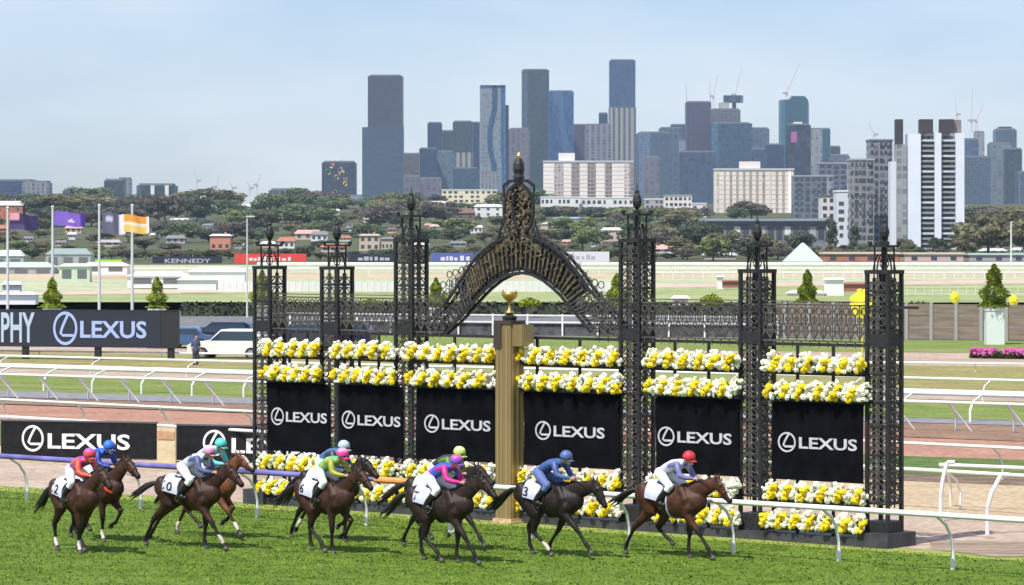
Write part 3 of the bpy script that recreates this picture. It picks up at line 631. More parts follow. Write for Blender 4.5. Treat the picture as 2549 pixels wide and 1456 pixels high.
# grass tufts on the race turf
m_blade = mat('grass_blade', (.08, .14, .02), .8, attr='Col', spec=.2); rr = random.Random(21); gt = MB()
from mathutils import noise as mnoise
for k in range(64000):
    x = rr.uniform(-16, 13); y = rr.uniform(65, 95); v_ = x * SU + y * CU
    if v_ > VF - .45 or abs(x) > y * .17: continue
    n1 = mnoise.noise(Vector((x * 1.4, y * 1.4, 0))); n2 = mnoise.noise(Vector((x * .35, y * .35, 3))); f_ = max(.6, 1 + .5 * n1 + .45 * n2) * rr.uniform(.85, 1.15); h_ = rr.uniform(.02, .05); w_ = rr.uniform(.008, .02); a = rr.uniform(0, 3.14); dx, dy = math.cos(a) * w_, math.sin(a) * w_; l_ = rr.uniform(-.03, .03)
    col = (.145 * f_, .225 * f_, .028 * f_) if rr.random() < .97 else (.24, .27, .10)
    gt.add([(x - dx, y - dy, .006), (x + dx, y + dy, .006), (x + l_, y + l_, h_), (x + dx * 2 + l_, y + dy * 2, h_ * .7)], [(0, 1, 2), (1, 3, 2)], 0, col)
tag(gt.obj('grass', m_blade), 'short mown grass blades of the race track', 'grass', None, 'stuff')
# ================================================================== HORSES AND JOCKEYS
m_coat = mat('horse_coat', (.1, .05, .03), .55, attr='Col', noise=.35, nscale=5, spec=.3, bump=.12)
m_hair = mat('horse_hair', (.012, .010, .010), .6, noise=.3, nscale=30)
m_leather = mat('tack_leather', (.02, .015, .013), .4)
m_cloth = mat('saddle_cloth', (.52, .54, .66), .8, noise=.06, nscale=6)
m_ink = mat('number_ink', (.012, .012, .02), .7)
m_skin = mat('skin', (.50, .29, .20), .55)
m_breech = mat('white_breeches', (.80, .80, .84), .7, noise=.05, nscale=8)
m_boot = mat('black_boots', (.012, .012, .014), .3)
m_gog = mat('goggle_lens', (.02, .02, .03), .15)
TR = [(-.82, 1.35, .15, .20), (-.66, 1.36, .27, .29), (-.42, 1.35, .315, .31), (-.15, 1.30, .30, .30), (.12, 1.24, .305, .355), (.38, 1.23, .30, .375), (.60, 1.26, .26, .33), (.80, 1.29, .18, .23)]
def trunk(x):
    for a, b in zip(TR, TR[1:]):
        if a[0] <= x <= b[0]:
            t = (x - a[0]) / (b[0] - a[0]); return [a[i] + (b[i] - a[i]) * t for i in (1, 2, 3)]
    return list(TR[0][1:]) if x < TR[0][0] else list(TR[-1][1:])
FRONT = {'plant': [(.56, 1.16), (.43, .99), (.44, .55), (.41, .21), (.45, .12), (.47, .035)], 'reach': [(.62, 1.14), (.58, .98), (.90, .68), (1.16, .36), (1.25, .25), (1.32, .17)],
         'land': [(.60, 1.14), (.56, .97), (.86, .62), (1.12, .28), (1.20, .16), (1.26, .07)], 'back': [(.54, 1.14), (.38, .98), (.20, .60), (-.04, .28), (-.06, .15), (-.04, .06)],
         'fold': [(.60, 1.12), (.52, .95), (.80, .74), (.62, .46), (.50, .42), (.43, .36)]}
HIND = {'trail': [(-.55, 1.28), (-.50, 1.02), (-.90, .72), (-1.16, .36), (-1.24, .24), (-1.30, .17)], 'push': [(-.55, 1.28), (-.46, .99), (-.88, .64), (-1.12, .24), (-1.15, .13), (-1.14, .05)],
        'vert': [(-.52, 1.28), (-.36, .98), (-.68, .60), (-.64, .21), (-.58, .11), (-.56, .035)], 'fwd': [(-.5, 1.26), (-.20, .92), (-.30, .53), (.06, .25), (.15, .14), (.20, .06)],
        'tuck': [(-.5, 1.26), (-.22, .94), (-.46, .62), (-.20, .42), (-.1, .36), (-.04, .28)]}
FR = [.155, .125, (.060, .066), .052, .050, .064]; HR_ = [(.18, .22), (.135, .19), (.060, .078), .052, .050, .066]
def mkhorse(name, label, pos, rz, legs, coat, neck=0.0, blaze=False, socks=(), num=None, seed=0, tint=1.0, breast=None, girth=0):
    rr = random.Random(seed); b = MB()
    b.tube([(x, 0, z) for x, z, _, _ in TR], [(w_, h_) for _, _, w_, h_ in TR], 20)
    ca, sa = math.cos(neck), math.sin(neck); pv = (.62, 1.42)
    N = lambda x, z: (pv[0] + (x - pv[0]) * ca - (z - pv[1]) * sa, 0, pv[1] + (x - pv[0]) * sa + (z - pv[1]) * ca)
    b.tube([N(.42, 1.36), N(.66, 1.45), N(.90, 1.60), N(1.12, 1.73), N(1.28, 1.80)], [(.18, .28), (.14, .25), (.105, .19), (.088, .15), (.082, .125)], 14)
    b.tube([N(1.24, 1.80), N(1.34, 1.73), N(1.46, 1.62), N(1.57, 1.52), N(1.64, 1.46)], [(.09, .11), (.098, .145), (.072, .11), (.06, .078), (.058, .07)], 14)
    for q in (-1, 1):
        p = N(1.24, 1.88); e = N(1.21, 2.01); b.tube([(p[0], q * .055, p[2]), (p[0] * .5 + e[0] * .5, q * .065, p[2] * .5 + e[2] * .5), (e[0], q * .06, e[2])], [.035, .028, .012], 8)
        p = N(1.37, 1.77); b.tube([(p[0], q * .085, p[2]), (p[0] + .03, q * .085, p[2])], [.025, .02], 8)
    ends = []
    for key, tab, rad, yy in zip(legs, (FRONT, FRONT, HIND, HIND), (FR, FR, HR_, HR_), (-.13, .13, -.15, .15)):
        pts = tab[key]; ys_ = [yy * 1.0, yy * 1.05, yy, yy * .9, yy * .9, yy * .9]
        P3 = [(x, y, z) for (x, z), y in zip(pts, ys_)]
        hind = tab is HIND; mid = lambda i, t: tuple(P3[i][k] + (P3[i + 1][k] - P3[i][k]) * t for k in range(3))
        path = [P3[0], P3[1], mid(1, .45), P3[2], mid(2, .35), mid(2, .8), P3[3], P3[4], P3[5]]
        r = [rad[0], rad[1], (.088, .104) if hind else (.080, .088), rad[2], .042, .040, rad[3], .042, rad[5]]
        b.tube(path, r, 10); ends.append(P3)
    for q in (-1, 1):
        b.tube([(-.64, q * .17, 1.50), (-.55, q * .21, 1.28), (-.46, q * .19, 1.08)], [(.13, .15), (.13, .17), (.10, .13)], 12)
        b.tube([(.42, q * .17, 1.52), (.56, q * .20, 1.30), (.60, q * .18, 1.10)], [(.07, .10), (.095, .12), (.08, .10)], 12)
    me = remesh(b, .018, 5, 'horse')
    cols = []; dark = (.007, .006, .006)
    fa, fb = Vector(N(1.33, 1.86)), Vector(N(1.68, 1.51))
    for v in me.vertices:
        x, y, z = v.co; c = coat
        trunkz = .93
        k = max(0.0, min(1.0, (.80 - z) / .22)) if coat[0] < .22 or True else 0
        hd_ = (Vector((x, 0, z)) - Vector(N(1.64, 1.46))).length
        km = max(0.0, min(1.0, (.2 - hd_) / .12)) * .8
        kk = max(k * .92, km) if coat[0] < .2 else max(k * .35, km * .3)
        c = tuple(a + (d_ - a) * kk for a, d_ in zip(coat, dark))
        for s_ in socks:
            p3 = Vector(ends[s_][3]); 
            if (v.co - p3).length < .13 and v.co.z < p3.z + .09: c = (.62, .56, .50)
        for e in ends:
            if (v.co - Vector(e[5])).length < .062: c = (.11, .10, .09)
        if blaze and abs(y) < .032:
            t = (Vector((x, 0, z)) - fa).dot(fb - fa) / (fb - fa).length_squared; dd = ((fa + (fb - fa) * t) - Vector((x, 0, z))).length
            if -.02 < t < .95 and dd < .05: c = (.7, .66, .62)
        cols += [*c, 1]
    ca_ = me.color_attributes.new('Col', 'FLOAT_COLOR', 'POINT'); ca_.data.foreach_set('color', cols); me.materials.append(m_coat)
    h = link(name, me, None, tuple(pos), rz); tag(h, label, 'horse', 'racehorses galloping past the post')
    # mane, tail
    mn = MB()
    for k in range(26):
        t = k / 25; p = Vector(N(.66 + .6 * t, 1.69 + .21 * t - .02 * math.sin(t * 3))); d_ = Vector((-.12 - rr.random() * .08, rr.uniform(-.07, .03), rr.uniform(-.06, .04)))
        mn.tube([p, p + d_ * .5 + Vector((0, 0, .02)), p + d_], [.026, .02, .006], 6)
    mn.obj('mane', m_hair, h)
    tl = MB(); lift = rr.uniform(-.12, .12)
    for k in range(9):
        o_ = Vector((0, rr.uniform(-.05, .05), rr.uniform(-.03, .03))); s_ = rr.uniform(.8, 1.1)
        tl.tube([Vector((-.88, 0, 1.46)), Vector((-1.02, 0, 1.44)) + o_ * .5, Vector((-1.25, 0, 1.30 + lift * .5)) + o_ * 1.5, Vector((-1.45 * (.9 + .1 * s_), 0, 1.12 + lift)) + o_ * 2.2, Vector((-1.45 - .25 * s_, 0, .92 + lift * 1.6)) + o_ * 3], [.04, .045, .045, .035, .008], 6)
    tl.obj('tail', m_hair, h)
    # saddle cloth following the barrel
    def surf(x, s, off):
        cz, w_, h_ = trunk(x); w_ += off; h_ += off; tot = 1.75; ph = s
        if abs(ph) < 1.45: return Vector((x, w_ * math.sin(ph), cz + h_ * math.cos(ph)))
        return Vector((x - .03 * (abs(ph) - 1.45), math.copysign(w_ * 1.0, ph), cz + h_ * math.cos(1.45) - (abs(ph) - 1.45) * .3))
    sc_ = MB(); nx_, ns = 8, 22; x0, x1 = -.50, -.06; vs = []
    for off in (.022, .036):
        for j in range(ns + 1):
            for i in range(nx_ + 1): vs.append(surf(x0 + (x1 - x0) * i / nx_ + .05 * abs(2 * j / ns - 1) , -1.72 + 3.44 * j / ns, off + .006 * math.sin(i * 2 + j)))
    M_ = (nx_ + 1) * (ns + 1); fs = []
    for j in range(ns):
        for i in range(nx_):
            a = j * (nx_ + 1) + i; fs += [(a, a + nx_ + 1, a + nx_ + 2, a + 1), (M_ + a, M_ + a + 1, M_ + a + nx_ + 2, M_ + a + nx_ + 1)]
    sc_.add(vs, fs); so = sc_.obj('saddle_cloth', m_cloth, h, smooth=True)
    if num:
        t = MB(); text_mb(t, num, -.44, -.44 + .13 * len(num), 0, .24, 0, .1); q = MB()
        q.add([surf(v[0], -(1.28 - v[2] * 2.6) if True else 0, .045 + .002 * (v[1])) for v in t.v], t.f); q.obj('number', m_ink, so)
    sd = MB(); sd.tube([(-.30, 0, 1.63), (-.12, 0, 1.60), (.06, 0, 1.62)], [(.14, .035), (.15, .03), (.12, .04)], 10)
    so2 = sd.obj('saddle', m_leather, h, smooth=True)
    g = MB(); cz, w_, h_ = trunk(.12); pts = [(.12, (w_ + .015) * math.sin(a), cz + (h_ + .015) * math.cos(a)) for a in [2 * math.pi * k / 24 for k in range(24)]]; g.path(pts, .022, 4, closed=True); g.obj('girth', m_cloth if girth else m_leather, h)
    for q in (-1, 1):
        s_ = MB(); s_.bar((-.02, q * .27, 1.5), (-.03, q * .32, 1.2), .012); s_.ring((-.03, q * .32, 1.15), .06, .009, (1, 0, 0), n=8); s_.obj('stirrup', mat('steel', (.5, .5, .52), .25, .9), h)
    br_ = MB(); 
    for q in (-1, 1):
        A = [N(1.27, 1.90), N(1.38, 1.62), N(1.55, 1.47)]; off = [.088, .098, .062]
        br_.path([(p[0], q * o_, p[2]) for p, o_ in zip(A, off)], .011); 
    for (x_, z_, rw, rh) in ((1.50, 1.59, .074, .10), (1.29, 1.79, .088, .12)):
        c_ = N(x_, z_); ang = neck - R(40); up = Vector((-math.sin(ang), 0, math.cos(ang)))
        br_.path([Vector(c_) + Vector((0, 1, 0)) * rw * math.cos(2 * math.pi * k / 12) + up * rh * math.sin(2 * math.pi * k / 12) for k in range(12)], .010, closed=True)
    bo = br_.obj('bridle', m_leather, h)
    re = MB()
    for q in (-1, 1):
        p = N(1.55, 1.47); re.path([(p[0], q * .06, p[2]), (1.15, q * .13, 1.66 + neck * .2), (.80, q * .07, 1.76)], .009)
    re.obj('reins', m_leather, h)
    if breast: 
        s_ = MB(); s_.path([(.70 + .14 * math.cos(a), .25 * math.sin(a), 1.28 - .12 * math.cos(a)) for a in [R(-100 + 200 * k / 10) for k in range(11)]], .028); s_.obj('breastplate', breast, h)
    for key, q in (('1', -1), ('2', 1)):
        e = N(1.385, 1.775); MB().ico((e[0] + .02, q * .10, e[2]), .019).obj('eye', m_gog, h)
    return h
def jb(b, infl=0.0, parts=('torso', 'arms', 'hips', 'legs', 'feet', 'head'), lean=0.0):
    I = infl
    if 'torso' in parts: b.tube([(-.22, 0, 1.87), (-.08, 0, 1.965), (.10, 0, 2.04), (.27, 0, 2.075), (.36, 0, 2.09)], [(.13 + I, .11 + I), (.135 + I, .105 + I), (.165 + I, .115 + I), (.18 + I, .10 + I), (.13 + I, .075 + I)], 14)
    for q in (-1, 1):
        if 'arms' in parts:
            b.tube([(.32, q * .17, 2.07), (.38, q * .215, 1.96), (.44, q * .235, 1.84)], [.062 + I, .055 + I, .048 + I], 10)
            b.tube([(.44, q * .235, 1.84), (.56, q * .19, 1.79), (.69, q * .11, 1.775)], [.047 + I, .042 + I, .032 + I * .7], 10)
        if 'hips' in parts: b.tube([(-.24, q * .07, 1.86), (-.10, q * .15, 1.77), (.08, q * .235, 1.66), (.20, q * .275, 1.60)], [.115 + I, .098 + I, .08 + I, .068 + I], 12)
        if 'legs' in parts: b.tube([(.20, q * .275, 1.60), (.10, q * .30, 1.47), (-.03, q * .315, 1.33), (-.10, q * .32, 1.24)], [.066 + I, .062 + I, .056 + I, .042 + I], 10)
        if 'feet' in parts: b.tube([(-.12, q * .32, 1.215), (-.04, q * .325, 1.20), (.07, q * .33, 1.18)], [.04 + I, .045 + I, .035 + I], 8)
        if 'hands' in parts or 'head' in parts:
            b.tube([(.69, q * .11, 1.775), (.75, q * .085, 1.765)], [(.036, .026), (.038, .022)], 8)
            for k in range(4): b.tube([(.775 + .004 * k, q * .08, 1.79 - .019 * k), (.805, q * .055, 1.788 - .019 * k), (.80, q * .03, 1.782 - .018 * k), (.775, q * .028, 1.78 - .018 * k)], [.0115, .011, .010, .009], 6)
            b.tube([(.73, q * .07, 1.79), (.765, q * .045, 1.81), (.785, q * .03, 1.80)], [.013, .012, .010], 6)
    if 'head' in parts:
        b.tube([(.34, 0, 2.09), (.43, 0, 2.13), (.49, 0, 2.16)], [.06, .055, .058], 10)
        b.tube([(.50, 0, 2.25), (.535, 0, 2.20), (.565, 0, 2.13), (.585, 0, 2.09)], [(.08, .10), (.079, .10), (.064, .078), (.042, .045)], 12)
        b.tube([(.625, 0, 2.20), (.655, 0, 2.165)], [.014, .017], 6)
        for q in (-1, 1): b.tube([(.52, q * .08, 2.18), (.515, q * .088, 2.155)], [.018, .014], 6)
    return b
J_BODY = remesh(jb(MB()), .0105, 2, 'person'); J_BODY.materials.append(m_skin)
J_SILK = remesh(jb(MB(), .018, ('torso', 'arms')), .016, 4, 'silks'); J_BRE = remesh(jb(MB(), .014, ('hips', 'legs')), .016, 4, 'breeches')
J_BOOT = []
for q in (-1, 1):
    bm_ = MB(); bm_.tube([(.10, q * .30, 1.47), (-.03, q * .315, 1.33), (-.10, q * .32, 1.24)], [.084, .078, .062], 10); bm_.tube([(-.13, q * .32, 1.215), (-.04, q * .325, 1.195), (.08, q * .33, 1.18)], [.058, .06, .046], 8)
    J_BOOT.append(remesh(bm_, .014, 3, 'boot'))
def cloth_cols(me, f):
    c = []; 
    for v in me.vertices: c += [*f(v.co), 1]
    a = me.color_attributes.new('Col', 'FLOAT_COLOR', 'POINT'); a.data.foreach_set('color', c)
m_silk = mat('racing_silk', (.5, .5, .5), .45, attr='Col', noise=.08, nscale=14)
def mkjockey(label, pos, rz, body, sleeve, cap, spots=None, cap2=None, breeches=None, boot_col=None, dz=0, dx=0):
    off = Vector((dx * CU, -dx * SU, dz)); p = link('person', J_BODY, None, tuple(Vector(pos) + off), rz); tag(p, label, 'jockey', 'jockeys crouched on the galloping horses')
    me = J_SILK.copy(); rr = random.Random(sum(map(ord, label))); sp = [Vector((rr.uniform(-.2, .4), rr.uniform(-.2, .2), rr.uniform(1.85, 2.2))) for _ in range(16)]
    def f(c):
        arm = abs(c.y) > .165 or c.x > .42
        if spots and not arm and min((c - s_).length for s_ in sp) < .05: return spots
        return sleeve if arm else body
    cloth_cols(me, f); me.materials.append(m_silk); link('silks', me, p)
    me = J_BRE.copy(); me.materials.append(breeches or m_breech); link('breeches', me, p)
    for jb_ in J_BOOT: me = jb_.copy(); me.materials.append(boot_col or m_boot); link('boot', me, p)
    hm = MB(); prof = [(.138, -.035), (.142, 0), (.135, .05), (.112, .098), (.07, .128), (.02, .14)]
    hm.lathe((0, 0, 0), prof, 18); 
    M = Matrix.Translation((.515, 0, 2.235)) @ Matrix.Rotation(R(22), 4, 'Y'); hm.v = [tuple(M @ Vector(v)) for v in hm.v]
    me = hm.mesh('helmet', [m_silk], True); cloth_cols(me, lambda c: (cap2 if cap2 and c.z > 2.31 else cap)); he = link('helmet', me, p)
    vz = MB(); vz.box(.10, .20, -.075, .075, -.035, -.022); vz.v = [tuple(M @ Vector(v)) for v in vz.v]; vm = vz.mesh('visor', [m_silk]); cloth_cols(vm, lambda c: cap); link('visor', vm, he)
    MB().tube([(.622, -.06, 2.195), (.635, 0, 2.195), (.622, .06, 2.195)], [.022, .026, .022], 8, side=(0, 0, 1)).obj('goggles', m_gog, p)
    return p
HX = lambda x, y: G(x, y)
bay, dark, dark2, chest = (.060, .021, .010), (.022, .011, .008), (.016, .010, .008), (.15, .055, .022)
horses = [
 # label, (x,y), rz, legs FL(near) FR(far) HL(near) HR(far), coat, neck, blaze, socks, num
 ('leading bay racehorse with white blaze, farthest right', (1668, 1386), -40, ('land', 'plant', 'push', 'tuck'), bay, -.14, True, (), None),
 ('dark brown racehorse second in the field, just past the gold post', (1364, 1384), -40, ('reach', 'back', 'fwd', 'vert'), dark2, -.26, False, (2,), '3'),
 ('dark racehorse in third place ridden in blue and magenta silks', (1092, 1398), -41, ('land', 'plant', 'fwd', 'vert'), dark, .04, False, (), '7'),
 ('dark racehorse mostly hidden behind the one ridden in blue silks', (1088, 1368), -40, ('fold', 'reach', 'tuck', 'push'), dark2, .10, False, (0,), None),
 ('dark racehorse ridden by the jockey in the pink cap', (806, 1374), -47, ('plant', 'fold', 'fwd', 'vert'), (.045, .017, .010), .06, False, (), '6'),
 ('dark racehorse on the far side of the pink-capped rider', (818, 1346), -44, ('fold', 'plant', 'push', 'trail'), dark2, .12, False, (3,), None),
 ('dark bay racehorse with black legs galloping behind the middle pair', (466, 1364), -36, ('land', 'plant', 'push', 'trail'), (.04, .016, .009), .05, False, (0,), '10'),
 ('chestnut racehorse with white blaze, head seen past its neighbour', (512, 1338), -42, ('reach', 'fold', 'tuck', 'push'), chest, .20, True, (0, 3), None),
 ('bay racehorse nearest the left edge with streaming tail', (186, 1374), -54, ('plant', 'back', 'vert', 'fwd'), (.05, .018, .010), .10, False, (0, 2), '12'),
 ('brown racehorse with red breastplate behind the leftmost horse', (238, 1346), -46, ('plant', 'fold', 'tuck', 'push'), (.05, .020, .010), .12, False, (0,), None)]
HO = []
for i, (lb, (x, y), rz, legs, coat, neck, bl, socks, num) in enumerate(horses):
    HO.append(mkhorse('racehorse', lb, HX(x, y), R(rz), legs, coat, neck, bl, socks, num, seed=i, breast=mat('red_breastplate', (.7, .06, .03), .6) if i == 9 else None, girth=i in (0, 3)))
white, navy, red, pink, lime = (.78, .78, .82), (.03, .05, .15), (.72, .03, .04), (.85, .08, .35), (.45, .70, .10)
lav = (.30, .33, .55)
m_blue_t = mat('blue_boot_tops', (.03, .06, .35), .6)
def J(i, *a, **k): mkjockey(a[0], HO[i].location, HO[i].rotation_euler[2], *a[1:], **k)
J(0, 'jockey in red cap and white and pale blue silks on the leading horse', (.55, .57, .74), (.16, .16, .36), (.75, .03, .05), spots=white)
J(1, 'jockey all in dark blue crouched on the second horse', (.05, .10, .28), (.05, .10, .28), (.08, .14, .36), breeches=mat('navy_breeches', (.10, .15, .34), .7))
J(2, 'jockey in bright blue silks with magenta sleeves and navy and white cap', (.03, .10, .62), (.55, .02, .22), (.30, .08, .55), spots=(.7, .03, .3), cap2=(.8, .1, .3))
J(3, 'jockey in lime green cap behind the blue-silked rider', (.03, .03, .06), (.10, .22, .03), (.50, .72, .12), cap2=(.75, .9, .4), dx=.15)
J(4, 'jockey in hot pink cap and lime green silks', (.12, .50, .20), (.32, .34, .03), (.85, .05, .32), spots=(.5, .5, .08), cap2=(.9, .35, .6), dx=.12)
J(5, 'jockey in steel blue and white silks and pale blue cap beyond the pink cap', (.06, .15, .30), (.04, .05, .09), (.45, .55, .62), spots=(.6, .65, .7))
J(6, 'jockey in pale pink cap and white and navy silks', (.55, .58, .75), (.08, .10, .25), (.80, .30, .50), spots=(.03, .04, .10), cap2=(.85, .65, .75), dx=.15)
J(7, 'jockey in turquoise cap partly hidden behind the pale pink cap', (.75, .8, .85), (.1, .6, .55), (.10, .62, .55))
J(8, 'jockey in red cap and red and purple silks at the left', (.35, .05, .28), (.80, .07, .03), (.78, .06, .08), spots=(.85, .18, .04), cap2=(.45, .10, .42), dx=.12)
J(9, 'jockey in royal blue silks and cap behind the red-capped rider', (.02, .12, .60), (.01, .03, .25), (.03, .16, .65))
# ================================================================== MIDDLE DISTANCE
m_pole = mat('pole_grey', (.62, .62, .62), .4); m_panel = mat('fence_boards', (.20, .155, .125), .85, noise=.22, nscale=1.2, stretch=(.4, 1, 3)); m_fpost = mat('fence_post_grey', (.30, .29, .28), .7)
# brown screen fence
a, c = G(1040, 831), G(2760, 853); d = c - a; L_ = d.length; rz = math.atan2(d.y, d.x)
rt = thing('brown_screen_fence', 'long brown boarded fence with grey posts beyond the iron screen', 'fence', tuple(a), rz); x3 = L_ * .52
fz = 2.6
b = MB()
for k in range(3): b.box(x3, L_, -.05, .05, .15 + k * .82, .93 + k * .82)
b.obj('boards', m_panel, rt); pm_ = MB().box(-.12, .12, -.12, .12, 0, fz + .08).mesh('post', [m_fpost])
for k in range(15): link('post', pm_, rt, (x3 + (L_ - x3) * k / 14, 0, 0))
# white two-rail fence with dark mesh behind, left of it
a, c = G(640, 830), G(1935, 843); d = c - a; L_ = d.length
rt = thing('white_rail_fence', 'white double rail fence over dark netting seen through the iron arch', 'fence', tuple(a), math.atan2(d.y, d.x)); hF = 1.55
MB().bar((0, 0, hF), (L_, 0, hF), .07).bar((0, 0, hF - .5), (L_, 0, hF - .5), .07).obj('rail', m_wht, rt)
MB().box(0, L_, .15, .2, 0, hF - .62).obj('netting', mat('dark_netting', (.07, .07, .075), .9, noise=.5, nscale=1.5), rt)
pm_ = MB().box(-.06, .06, -.06, .06, 0, hF + .1).mesh('post', [m_wht])
for k in range(16): link('post', pm_, rt, (L_ * k / 15, 0, 0))
# clipped dark hedge line behind fences
m_hedge = mat('dark_hedge', (.045, .055, .03), .9, noise=.5, nscale=1.2)
def leafbox(b, L_, wd, h, n, s, rr, col=None):
    for k in range(n):
        p = Vector((rr.uniform(0, L_), rr.uniform(-wd, wd), rr.uniform(0, h))); q = Vector((rr.gauss(0, 1), rr.gauss(0, 1), rr.gauss(0, 1))).normalized() * s; t = q.orthogonal().normalized() * s * .7
        b.add([p - q, p + t, p + q, p - t], [(0, 1, 2, 3)], 0, col)
rr = random.Random(5); a, c = G(450, 788), G(2330, 792); L_ = (c - a).length; b = MB(); b.box(0, L_, -.4, .4, 0, 1.0); leafbox(b, L_, .6, 1.35, 2600, .22, rr)
tag(b.obj('hedge', m_hedge, loc=tuple(a)), 'long low dark hedge running behind the fences across the course', 'hedge')
# flagpoles, flags
def flag(x, ytop, d, fx0, fx1, fy0, fy1, label, cols, cat='flag'):
    g0 = Vector((T(x) * d, d, 0)); h = CAMH - (ytop - HZ) * d / F
    rt = thing('flagpole', 'white flagpole ' + label[0], 'flagpole', tuple(g0), 0, 'white flagpoles behind the trackside screen')
    MB().lathe((0, 0, 0), [(.16, 0), (.16, .3), (.12, .32), (.11, h * .5), (.085, h), (.03, h + .03)], 10).obj('pole', m_pole, rt); MB().ico((0, 0, h + .1), .13).obj('finial', m_wht, rt)
    X0, X1 = (fx0 - x) / F * d, (fx1 - x) / F * d; Z0, Z1 = CAMH - (fy1 - HZ) * d / F, CAMH - (fy0 - HZ) * d / F
    b = MB(); n, m = 16, 8; vs, cc = [], []; nn = (n + 1) * (m + 1)
    for lay in (0, .012):
        for j in range(m + 1):
            for i in range(n + 1):
                u, v = i / n, j / m; amp = .16 * min(1, u * 2); vs.append((X0 + (X1 - X0) * u, lay + amp * math.sin(u * 9 + v * 1.5), Z0 + (Z1 - Z0) * v - .25 * u * u * (.5 + .5 * v) + .1 * math.sin(u * 7) * u)); cc.append(cols(u, v))
    W_ = n + 1; fs = [(j * W_ + i, j * W_ + i + 1, (j + 1) * W_ + i + 1, (j + 1) * W_ + i) for j in range(m) for i in range(n)]; fs += [tuple(nn + q for q in f[::-1]) for f in fs]
    b.v, b.f, b.mi, b.c = vs, fs, [0] * len(fs), cc
    o = b.obj('flag', mat('flag_cloth', (.5, .5, .5), .8, attr='Col'), smooth=True, loc=tuple(g0)); tag(o, label[1], cat)
flag(19, 520, 262, 24, 95, 530, 570, ('nearest the left edge', 'navy flag with pink corner on the leftmost pole'), lambda u, v: (.75, .35, .42) if (u < .35 and v > .55) else (.035, .025, .10) if (u > .5 or v > .3) else (.08, .06, .18))
flag(131, 518, 262, 134, 212, 526, 561, ('second from the left', 'purple flag with small white emblem'), lambda u, v: (.8, .75, .9) if (u - .55) ** 2 + (v - .4) ** 2 < .012 else (.06, .03, .26) if u > .85 else (.22, .12, .55))
flag(247, 514, 262, 254, 312, 528, 580, ('third from the left', 'grey flag with white edge'), lambda u, v: (.75, .75, .85) if u > .72 else (.5, .5, .62) if (u - .3) ** 2 + (v - .7) ** 2 < .03 else (.12, .12, .19))
flag(329, 514, 255, 302, 371, 533, 578, ('fourth from the left', 'orange and white flag on the fourth pole'), lambda u, v: (.85, .8, .78) if (.38 < v < .55 or u < .12 or u > .93) else (.75, .32, .05) if v > .55 else (.80, .52, .14))
for x, y0, dd, lb in ((615, 540, 300, 'thin grey lamp pole left of the iron screen'), (2516, 552, 900, 'thin pale pole among the trees at the right edge')):
    g0 = Vector((T(x) * dd, dd, 0)); h = CAMH - (y0 - HZ) * dd / F; rt = thing('lamp_pole', lb, 'pole', tuple(g0)); MB().bar((0, 0, 0), (0, 0, h), .1 * dd / 300, 8, r2=.06 * dd / 300).obj('pole', m_pole, rt); MB().box(-.1, .7, -.12, .12, h, h + .12).obj('lamp_head', m_pole, rt)
# clipped conical trees
m_leafv = mat('leaf', (.1, .2, .03), .75, attr='Col', spec=.2)
n_ = m_leafv.node_tree.nodes; l_ = m_leafv.node_tree.links; tr_ = n_.new('ShaderNodeBsdfTranslucent'); mxs = n_.new('ShaderNodeMixShader'); mxs.inputs[0].default_value = .38
l_.new([q for q in n_ if q.type == 'ATTRIBUTE'][0].outputs['Color'], tr_.inputs[0]); l_.new(n_['Principled BSDF'].outputs[0], mxs.inputs[1]); l_.new(tr_.outputs[0], mxs.inputs[2]); l_.new(mxs.outputs[0], n_['Material Output'].inputs[0])
def cone_tree_mesh(seed, h, r):
    rr = random.Random(seed); b = MB()
    for k in range(2600):
        t = rr.random() ** 1.4; z = .15 + t * (h - .15); bulge = 1 + .28 * math.sin(z * 5 + seed + rr.random()); R_ = r * (1 - t) ** .75 * bulge * rr.uniform(.6, 1.08) + .04; a = rr.uniform(0, 6.283); p = Vector((R_ * math.cos(a), R_ * math.sin(a), z))
        q = Vector((rr.gauss(0, 1), rr.gauss(0, 1), rr.gauss(0, 1))).normalized() * rr.uniform(.07, .15); s_ = q.orthogonal().normalized() * .07; l = rr.uniform(.55, 1.3) * (.75 + .25 * math.sin(a * 3 + z * 4))
        b.add([p - q, p + s_, p + q, p - s_], [(0, 1, 2, 3)], 0, (.38 * l, .47 * l, .05 * l))
    return b.mesh('crown', [m_leafv])
cm = [cone_tree_mesh(s, 3.0, .95) for s in (1, 2, 3)]; trm = MB().bar((0, 0, 0), (0, 0, 2.4), .09, 6, r2=.03).mesh('trunk', [mat('bark', (.10, .075, .05), .9, noise=.3)])
